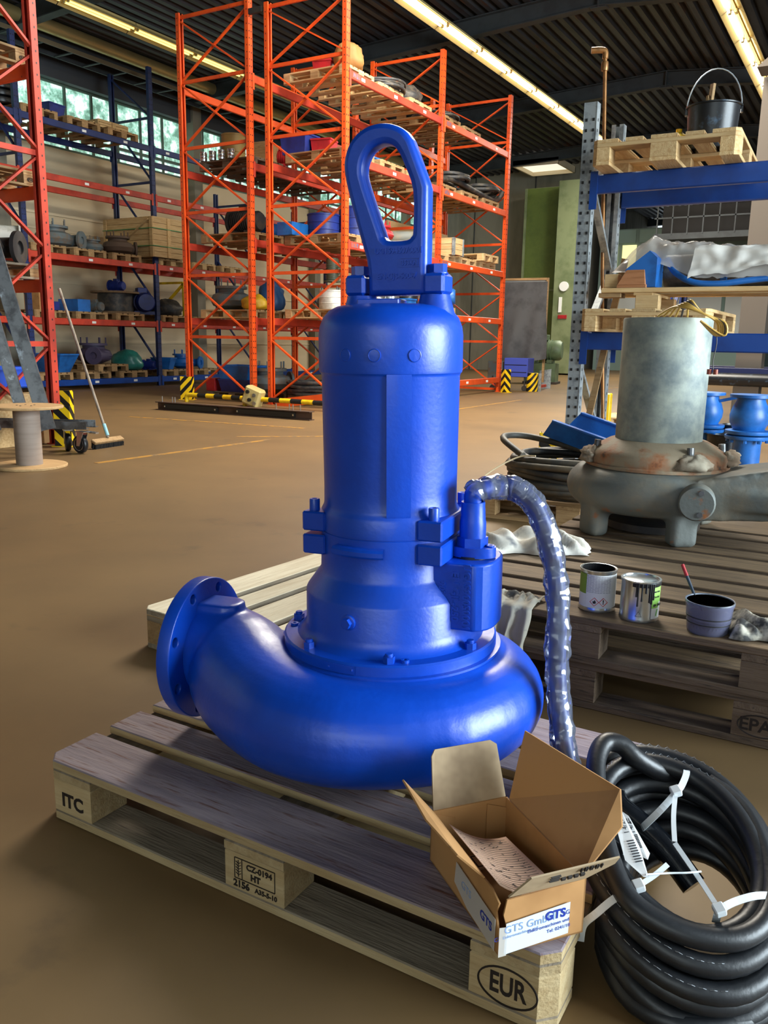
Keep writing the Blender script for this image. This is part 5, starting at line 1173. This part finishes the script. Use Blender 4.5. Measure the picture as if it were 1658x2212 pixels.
MB().tube(catmull([(-.13, -.12, .19), (-.06, -.17, .10), (.06, -.20, .035), (.22, -.20, .022), (.38, -.18, .04), (.56, -.15, .06)], 6), .02, 10).build('blue_hose', blC, wm, 60)
def film_(u, v):
    x = -.50+1.28*u; a = v*PI*1.02-.04
    ry = .20+.03*noise.noise(Vector((u*5, v*3, 1))); rz_ = .24+.06*noise.noise(Vector((u*4.5, v*2, 4)))+.035*math.sin(u*7)
    y = .04-ry*math.cos(a); z = .05+rz_*max(0, math.sin(a))**.8
    z *= min(1, .40+u*3.2); z += .014*noise.noise(Vector((u*22, v*9, 2)))+.02*abs(noise.noise(Vector((u*9, v*6, 8))))+.008*noise.noise(Vector((u*50, v*22, 3)))
    if v < .5: z = max(z, .10+.09*math.sin(u*6+1)*(u > .15))
    return (x, y-.02, max(.02, z+.01))
b = MB(); nu, nv = 80, 30; b.add([film_(i/nu, j/nv) for i in range(nu+1) for j in range(nv+1)], [(i*(nv+1)+j, (i+1)*(nv+1)+j, (i+1)*(nv+1)+j+1, i*(nv+1)+j+1) for i in range(nu) for j in range(nv)])
b.build('plastic_sheet', plasticW, wm, 180)
def fold_(u, v):
    x = .06+.72*u; z = .255-.20*v*(1-.55*u)+.03*noise.noise(Vector((u*4, v*2, 3)))+.008*noise.noise(Vector((u*14, v*8, 3))); y = -.19-.04*v+.02*noise.noise(Vector((u*9, v*4, 6)))
    return (x-.03*v, y, z)
b = MB(); nu, nv = 30, 14; b.add([fold_(i/nu, j/nv) for i in range(nu+1) for j in range(nv+1)], [(i*(nv+1)+j, (i+1)*(nv+1)+j, (i+1)*(nv+1)+j+1, i*(nv+1)+j+1) for i in range(nu) for j in range(nv)])
b.build('sheet_fold', glassy('white_film', (226, 222, 214), .94, .4), wm, 180)
# ------------------------------------------------------------------ left edge: cable spool, dolly with steel channels, broom
sp = thing('cable_spool', 'empty wooden cable spool with a grey cardboard core at the left edge', 'spool', (-4.47, 3.30, 0))
MB().lathe([(0, 0), (.292, 0), (.296, .004), (.296, .018), (.292, .022), (0, .022)], n=56).build('bottom_disc', plyM, sp, 35)
MB().lathe([(.103, .022), (.104, .03), (.104, .48), (.103, .484)], n=36).build('core', mat('grey_cardboard_core', (150, 134, 122), .7, 0, .1, 4, c2=(142, 126, 114), c2scale=3, stretch=(1, 1, 14)), sp, 40)
MB().lathe([(0, .484), (.286, .484), (.29, .488), (.29, .502), (.286, .506), (0, .506)], n=56).build('top_disc', plyM, sp, 35)
for k in range(5): MB().cyl((.07*math.cos(k*1.26), .07*math.sin(k*1.26), .505), (.07*math.cos(k*1.26), .07*math.sin(k*1.26), .509), .008, 8).build('screw_head', darkM, sp)
dl = thing('steel_dolly', 'low steel angle dolly on zinc castors behind the cable spool', 'trolley', (-5.0, 4.05, 0), R(28))
for y, l in ((-.1, 1.35), (.12, 1.1)):
    b = MB().box((.28-l/2, y, .26), (l, .006, .07)).box((.28-l/2, y+.035, .228), (l, .07, .006)); b.build('angle_bar', steelM, dl)
MB().box((-.9, .0, .24), (.06, .5, .05)).build('cross_bar', steelM, dl)
def castor(x, y, rz, par):
    M = Matrix.Translation((x, y, 0)) @ Matrix.Rotation(rz, 4, 'Z')
    b = MB(); b.T = M
    b.lathe([(.045, -.022), (.078, -.022), (.084, -.014), (.084, .014), (.078, .022), (.045, .022)], (0, 0, .085), 28, (0, 1, 0)); o = b.build('castor_wheel', blackR, par, 40)
    b = MB(); b.T = M; b.lathe([(0, -.018), (.05, -.020), (.058, -.024), (.058, .024), (.05, .020), (0, .018)], (0, 0, .085), 24, (0, 1, 0)); b.build('wheel_hub', chromeM, o, 40)
    b = MB(); b.T = M
    for s in (-1, 1): b.prism([(-.02, .07), (.02, .07), (.075, .20), (-.005, .20)], s*.03-.002, s*.03+.002, frame((1, 0, 0), (0, 0, 1)).to_4x4())
    b.box((.035, 0, .203), (.11, .08, .008)); b.build('castor_fork', chromeM, par)
castor(.20, -.06, R(-25), dl); castor(.02, .08, R(-60), dl); castor(-.85, -.06, 0, dl)
MB().beam((.24, -.02, .20), (.36, -.05, .19), .05, .012).build('brake_lever', chromeM, dl)
def channel(a, c, wd, label, tilt=(1, .3, 0)):
    a, c = Vector(a), Vector(c); d = c-a; t = thing('steel_channel', label, 'steel profile', a)
    x = d.normalized(); n = Vector(tilt); n = (n-x*n.dot(x)).normalized(); y = n.cross(x)
    M = Matrix((x, y, n)).transposed(); L1 = d.length
    MB().box(x*L1/2, (L1, wd, .008), M).build('web', steelM, t)
    for s in (-1, 1): MB().box(x*L1/2+y*s*wd/2-n*.03, (L1, .008, .06), M).build('flange', steelM, t)
channel((-4.86, 3.80, .24), (-5.42, 3.72, 2.05), .12, 'front grey steel channel leaning against the left-edge rack', (.75, -.66, 0))
channel((-4.93, 3.64, .24), (-5.45, 3.46, 2.3), .09, 'pale zinc steel channel left of the front grey one', (.75, -.66, 0))
channel((-5.08, 3.42, .24), (-5.47, 3.02, 2.5), .10, 'rearmost dark steel channel at the very left edge', (.75, -.66, 0))
br = thing('push_broom', 'push broom with a grey wooden stick leaning on the left-edge rack post', 'broom', (-4.96, 4.56, 0), 0)
hd = Vector((.02, -.02, .055)); hx = Vector((-.1, .995, 0)).normalized()
M = frame(hx, Vector((-hx.y, hx.x, .55)))
MB().box(hd+Vector((0, 0, .015)), (.40, .065, .03), M, .006).build('broom_head', woodM, br)
b = MB(); r_ = random.Random(2)
for i in range(40):
    for j in range(6):
        c = hd+hx*(-.19+.38*i/39)+M @ Vector((0, -.028+.011*j, 0)); b.beam(c, c+M @ Vector((r_.uniform(-.01, .01), -.02, -.055)), .007, .007)
stuff(b.build('bristles', mat('black_bristles', (30, 28, 26), .9), br))
MB().tube([hd+Vector((-.01, .01, .04)), Vector((-.56, -.02, 1.52))], .014, 10).build('broom_stick', mat('grey_stick_wood', (146, 132, 116), .7, c2=(110, 96, 84), c2scale=6, stretch=(6, 6, 1)), br, 40)
MB().tube([hd+Vector((-.012, .01, .06)), hd+Vector((-.055, .008, .17))], .018, 12).build('stick_socket', mat('pale_blue_plastic', (150, 200, 210), .4), br, 40)
guard('tall yellow and black guard protecting the left-edge rack post', (-5.30, 4.30, 0), R(30), .155, .40)
guard('yellow and black guard deep behind the steel channels', (-6.9, 5.6, 0), R(30), .16, .42)
open_bin('blue_bin', 'bright blue plastic bin on a timber block behind the steel channels', (-5.72, 4.0, .58), R(90), .4, .3, .19, mat('royal_blue_plastic', (40, 84, 200), .4))
for k in range(3): tag(MB().box((-5.72, 4.0, .145+.145*k), (.16, .7, .285 if k == 0 else .143), None, .004).build('timber_block', woodN), '%s squared timber of the pile under the bright blue bin' % ('lowest', 'middle', 'top')[k], 'timber') if k != 0 else tag(MB().box((-5.72, 4.0, .109), (.16, .7, .216), None, .004).build('timber_block', woodN), 'lowest squared timber of the pile under the bright blue bin', 'timber')
# ------------------------------------------------------------------ aisle floor: striped guards, barrier tubes, dark girder
guard('yellow and black guard at the near left post of the rear orange rack', (-8.85, 9.72, 0), R(20), .20, .40, hazardN)
guard('yellow and black guard at the far post of the aisle-side orange rack', (-5.45, 16.0, 0), R(60), .16, .50)
def barrier(label, x0, x1, y):
    t = thing('barrier_tube', label, 'barrier', ((x0+x1)/2, y, 0))
    L1 = x1-x0; n = 6
    for k in range(n):
        MB().cyl((-L1/2+L1*k/n, 0, .12), (-L1/2+L1*(k+1)/n, 0, .12), .038, 12).build('tube_section', (yellowM, blackM)[k % 2], t, 40)
    for s in (-1, 1):
        MB().tube(catmull([(s*L1/2, 0, .12), (s*(L1/2+.06), 0, .11), (s*(L1/2+.08), 0, .06), (s*(L1/2+.08), 0, 0)], 4), .038, 12).build('bent_end', yellowM, t, 40)
barrier('striped floor barrier tube before the rear orange rack', -8.45, -7.35, 9.40)
barrier('striped floor barrier tube before the aisle-side orange rack', -6.98, -5.70, 9.40)
gd = thing('steel_girder', 'dark rusty steel girder with studs lying on the aisle floor', 'girder', (-6.38, 8.03, 0), R(2))
rm = mat('rusty_brown_steel', (82, 60, 46), .7, .2, .3, 40, c2=(60, 46, 38), c2scale=5)
MB().box((0, 0, .006), (2.75, .12, .012)).build('bottom_flange', rm, gd); MB().box((0, 0, .06), (2.75, .01, .1)).build('web', rm, gd); MB().box((0, 0, .115), (2.75, .12, .012)).build('top_flange', rm, gd)
for x in (-.72, .62): MB().box((x, -.03, .06), (1.0, .02, .07)).build('side_plate', blackM, gd)
for x in (-1.3, -1.1, -1.05, .78, 1.0, 1.06, 1.18): MB().cyl((x, .01, .12), (x, .01, .20), .008, 8).build('stud', chromeM, gd)
for x in (-1.2, -.25, .15, 1.1): MB().hexn((x, -.041, .06), .014, .01, (0, -1, 0)).build('plate_bolt', chromeM, gd)
t = thing('beige_machine_head', 'small beige machine head with chrome knobs leaning between the orange racks', 'machine', (-7.12, 9.36, 0), (0, R(20), R(10)))
MB().box((0, 0, .17), (.3, .2, .3), None, .03).build('head_body', mat('beige_enamel', (188, 168, 110), .5), t)
for x, z in ((-.07, .23), (.06, .22), (0, .12), (.1, .1)): MB().cyl((x, -.1, z), (x, -.13, z), .03, 14).build('knob', chromeM if x > 0 else blackM, t)
tag(MB().beam((-6.9, 9.75, .04), (-5.85, 9.85, .18), .03, .14, (0, 0, 1)).build('loose_beam', orangeM), 'loose orange beam lying slanted at the foot of the aisle-side rack', 'beam')
# ------------------------------------------------------------------ far end of the aisle
wb = thing('covered_board', 'tall framed board draped with grey cloth at the aisle end', 'board', (-5.80, 17.6, 0), R(5))
MB().box((0, .03, 1.62), (1.1, .04, 1.8)).build('board_panel', boardM, wb)
for x in (-.55, .55): MB().box((x, 0, 1.35), (.05, .06, 2.35)).build('frame_post', woodM, wb)
MB().box((0, 0, 2.5), (1.14, .06, .05)).build('frame_rail', woodM, wb)
for x in (-.55, .55): MB().box((x, 0, .09), (.06, .5, .06)).build('base_foot', redM, wb)
def drape(u, v):
    x = -.52+1.08*u+.10*v*v*u; z = 2.44-1.72*v-.25*v*math.sin(u*PI)*.3; y = -.05-.10*v-.05*v*math.sin(u*14+v*5)-.04*math.sin(u*5+v*9)*v
    return (x, y, z)
b = MB(); nu, nv = 36, 24; b.add([drape(i/nu, j/nv) for i in range(nu+1) for j in range(nv+1)], [(i*(nv+1)+j, (i+1)*(nv+1)+j, (i+1)*(nv+1)+j+1, i*(nv+1)+j+1) for i in range(nu) for j in range(nv)])
b.build('grey_cloth', mat('grey_cloth', (84, 84, 86), .85, c2=(68, 68, 70), c2scale=3), wb, 180)
tr = thing('blue_trolley', 'blue steel trolley on castors under the draped board', 'trolley', (-5.75, 17.0, 0), R(5))
MB().box((.15, 0, .52), (.55, .5, .42), None, .01).build('trolley_body', mat('violet_blue_enamel', (60, 76, 170), .5), tr)
for z in (.42, .58): MB().box((.15, -.255, z), (.5, .012, .012)).build('drawer_gap', blackM, tr)
MB().box((-.35, 0, .4), (.35, .4, .5), None, .01).build('side_cabinet', slateC, tr)
for x in (-.4, .35):
    for y in (-.2, .2): MB().lathe([(0, -.015), (.06, -.015), (.06, .015), (0, .015)], (x, y, .06), 14, (0, 1, 0)).cyl((x, y, .06), (x, y, .32), .015, 8).build('castor', darkM, tr)
t = thing('striped_bollard', 'short round yellow and black bollard on the aisle floor', 'bollard', (-5.22, 16.9, 0)); MB().lathe([(0, 0), (.13, 0), (.13, .40), (.12, .41), (0, .41)], n=20).build('bollard_body', hazardN, t, 40); MB().box((.1, .08, .2), (.16, .02, .4)).build('bollard_web', galvM, t)
t = thing('steel_bollard', 'folded grey sheet-steel bollard right of the striped one', 'bollard', (-5.42, 18.3, 0), R(20)); slab([(-.14, 0, 0), (.12, 0, 0), (.12, 0, .46), (-.14, 0, .42)], .01, galvM, 'front_plate', t); slab([(.12, 0, 0), (.12, .2, 0), (.12, .2, .46), (.12, 0, .46)], .01, galvM, 'side_plate', t)
gt = thing('green_booth', 'tall green steel spray booth tower against the concrete wall', 'booth', (-9.0, 28.6, 0))
gw = mat('moss_green_enamel', (96, 112, 52), .45, c2=(82, 98, 46), c2scale=2); gl2 = mat('pale_green_enamel', (140, 150, 112), .25, .2, c2=(116, 128, 92), c2scale=1.5)
MB().box((-.2, 0, 3.2), (1.5, 1.2, 6.3), None, .01).build('tower_body', gw, gt)
MB().box((.95, -.9, 3.2), (.75, 1.4, 6.3), None, .01).build('tower_corner', gl2, gt)
for x in (-.95, .54): MB().box((x, -.62, 3.2), (.08, .06, 6.3)).build('edge_trim', gl2, gt)
MB().box((-.2, -.62, 2.9), (1.5, .04, .06)).build('seam', gl2, gt)
MB().box((-.1, -.61, .15), (1.1, .03, .5)).build('base_opening', blackM, gt)
MB().cyl((.95, -1.6, 2.95), (.95, -1.66, 2.95), .16, 18).build('gauge', whiteL, gt)
MB().box((.85, -1.62, 2.35), (.1, .04, .5)).build('thermometer', whiteL, gt)
MB().box((.95, -1.62, 1.95), (.3, .04, .12)).build('red_sign', redC, gt)
gmz = motor('green_motor', 'large pale green motor with a domed cowl before the green tower', (-6.35, 20.6, .55), R(10), 2.2, grnC)
t = thing('motor_pedestal', 'dark pedestal under the pale green motor', 'pedestal', (-6.35, 20.6, 0), R(10)); MB().box((0, 0, .27), (.8, .6, .54), None, .01).build('pedestal_body', grnC, t); MB().box((0, 0, .03), (.9, .7, .06)).build('base_plate', darkM, t)
# steel column of the next bay and things behind the galvanised rack
cl = thing('steel_column', 'brown steel column with two green paint marks at the right edge', 'column', (-.12, 12.0, 0))
cm = mat('brown_grey_steel', (92, 82, 72), .6, .1)
MB().box((0, 0, 2.3), (.02, .34, 4.6)).build('web', cm, cl)
for y in (-.17, .17): MB().box((0, y, 2.3), (.34, .02, 4.6)).build('flange', cm, cl)
slab([(-.2, -.22, 4.6), (.3, -.22, 4.6), (.3, -.22, 4.8), (-.06, -.22, 4.72)], .44, cm, 'cap_plate', cl)
for z in (4.0, 3.75): MB().box((.02, -.183, z), (.1, .004, .1), (0, 0, 0), .001).build('green_mark', mat('green_mark', (30, 160, 50), .6), cl)
r2 = rack('pallet_rack', 'dark blue pallet rack further back behind the galvanised one', (-1.25, 11.6, 0), 0, [0, 2.8], 1.1, 2.3, [[(1.15, blueM), (.78, mat('navy_beam', (14, 22, 62), .5))]], blueM, blueM, .9, .4, 'Z', tick=False)
pp = pipe_thing('black_pipe', 'thick black pipe lying low across the navy beam', (-.6, 11.5, .62), (2.2, 11.5, .62), .09, blackP, False)
carton('crate_box', 'grey-white box on the dark blue rack right of the grey cylinder', (.95, 12.0, 1.15), 0, (.5, .4, .3), whiteP, False, 'box', False)
open_bin('blue_bin', 'dark blue bin on the dark blue rack at the right edge', (1.5, 12.0, 1.15), 0, .5, .4, .3, blD)
carton('white_sack', 'white sack with a red band left of the grey cylinder', (-.55, 11.9, 1.15), 0, (.3, .3, .36), whiteP, False, 'sack', False)
def hydrant(name, label, loc, s, lever):
    t = thing(name, label, 'valve', loc)
    MB().lathe([(.12*s, 0), (.12*s, .30*s), (.125*s, .32*s)], n=28).build('lower_barrel', blC, t, 40)
    for z in (.32, .365): MB().lathe([(.1*s, z*s), (.19*s, z*s), (.195*s, (z+.01)*s), (.195*s, (z+.03)*s), (.1*s, (z+.04)*s)], n=28).build('joint_flange', blC, t, 40)
    MB().lathe([(.13*s, .40*s), (.165*s, .47*s), (.17*s, .53*s), (.15*s, .60*s), (.12*s, .66*s), (.12*s, .68*s), (.18*s, .69*s), (.18*s, .715*s), (.1*s, .715*s)], n=28).build('valve_body', blC, t, 40)
    for k in range(8): MB().hexn((.165*s*math.cos(k*PI/4), .165*s*math.sin(k*PI/4), .29*s), .018*s, .03*s).build('flange_bolt', blC, t)
    if lever: MB().beam((0, 0, .60*s), (.38*s, -.05*s, .70*s), .06*s, .03*s).build('hand_lever', blC, t)
    return t
hydrant('blue_valve', 'bright blue valve body with flanges at the right edge', (.60, 6.6, 0), .95, False)
hydrant('blue_valve', 'bright blue lever valve just right of the grey cylinder', (.155, 7.1, 0), .92, True)
lantern_bucket('bucket', 'black plastic bucket on the floor between the two blue valves', (.36, 6.95, 0), .15, .30, blackP, False)
lantern_bucket('bucket', 'black plastic bucket left of the grey cylinder on the floor', (-.78, 7.75+.45, 0), .16, .30, blackP, False)
lantern_bucket('bucket', 'narrow black bucket beside the blue valve at the right edge', (.40, 7.3, 0), .12, .36, blackP, False)
pallet(-1.0, 10.2, 0, R(5), 'new', 'pale pallet on the floor behind the galvanised uprights')
# distant office, gallery and lit window on the far right
of = thing('site_office', 'pale teal office cabin with white panels far behind the galvanised rack', 'cabin', (-6.2, 34.0, 0))
MB().box((.4, 1.5, 2.8), (6.4, 3, 5.6)).build('cabin_wall', mat('cabin_teal', (122, 142, 134), .7), of)
for k in range(4): MB().box((-2.05+1.5*k, -.03, 5.3), (1.36, .06, .5)).build('wall_panel', mat('cabin_panel', (140, 164, 154), .7), of)
for k in range(4): MB().box((-1.6+1.5*k, -.03, 2.0), (1.36, .06, 2.2)).build('white_panel', mat('cabin_white', (206, 208, 204), .7), of)
wy = mat('lit_yellow_window', (240, 226, 150), .5, emit=(250, 240, 170), estr=1.0)
for k in range(2): MB().box((-2.35+.75*k, -.03, 4.5), (.55, .06, .95)).build('lit_window', wy, of)
mz = thing('dark_gallery', 'dark steel gallery with railing high behind the wrapped machine', 'gallery', (-1.5, 30.0, 0))
MB().box((.5, 0, 4.7), (9.6, 1.2, .2)).build('gallery_deck', rafterM, mz)
MB().box((.5, .6, 5.3), (9.6, .06, 1.1)).build('gallery_back', mat('dark_brown_panel', (44, 40, 38), .8), mz)
for k in range(19): MB().box((-4.2+.5*k, -.6, 5.3), (.04, .04, 1.1)).build('rail_post', rafterM, mz)
for z in (5.3, 5.85): MB().box((.5, -.6, z), (9.6, .04, .05)).build('rail', rafterM, mz)
for x in (-4.2, 5.2): MB().box((x, 0, 2.3), (.2, .2, 4.6)).build('gallery_post', rafterM, mz)
t = thing('roof_hatch', 'pale skylight hatch in the roof before the concrete wall', 'skylight', (-9.3, 27.9, 6.95))
skyM = mat('skylight_glow', (236, 232, 216), .5, emit=(255, 248, 226), estr=.85)
MB().box((0, 0, .1), (1.5, 1.7, .03)).build('skylight_pane', skyM, t)
for s in (-1, 1): MB().box((s*.77, 0, .05), (.06, 1.8, .2)).build('skylight_curb', creamM, t); MB().box((0, s*.88, .05), (1.6, .06, .2)).build('skylight_curb', creamM, t)
# cable tray along the left wall
ct = thing('cable_tray', 'long cable tray under the eaves on the window wall', 'cable tray', (-13.4, 4, 6.62))
for x in (-.28, .28): MB().box((x, 9, 0), (.03, 24, .08)).build('tray_side', mat('brown_tray_side', (104, 90, 66), .6) if x > 0 else rafterM, ct)
for k in range(34): MB().box((0, -2.5+k*.7, -.03), (.56, .05, .02)).build('tray_rung', rafterM, ct)
du = thing('ventilation_duct', 'dull gold ventilation duct running above the windows', 'duct', (-13.3, 4, 6.98))
MB().lathe([(0, 0), (.13, 0), (.13, 24), (0, 24)], (0, -3, 0), 20, (0, 1, 0)).build('duct_tube', mat('dull_gold_duct', (206, 184, 126), .35, .6, .2, 6), du, 40)
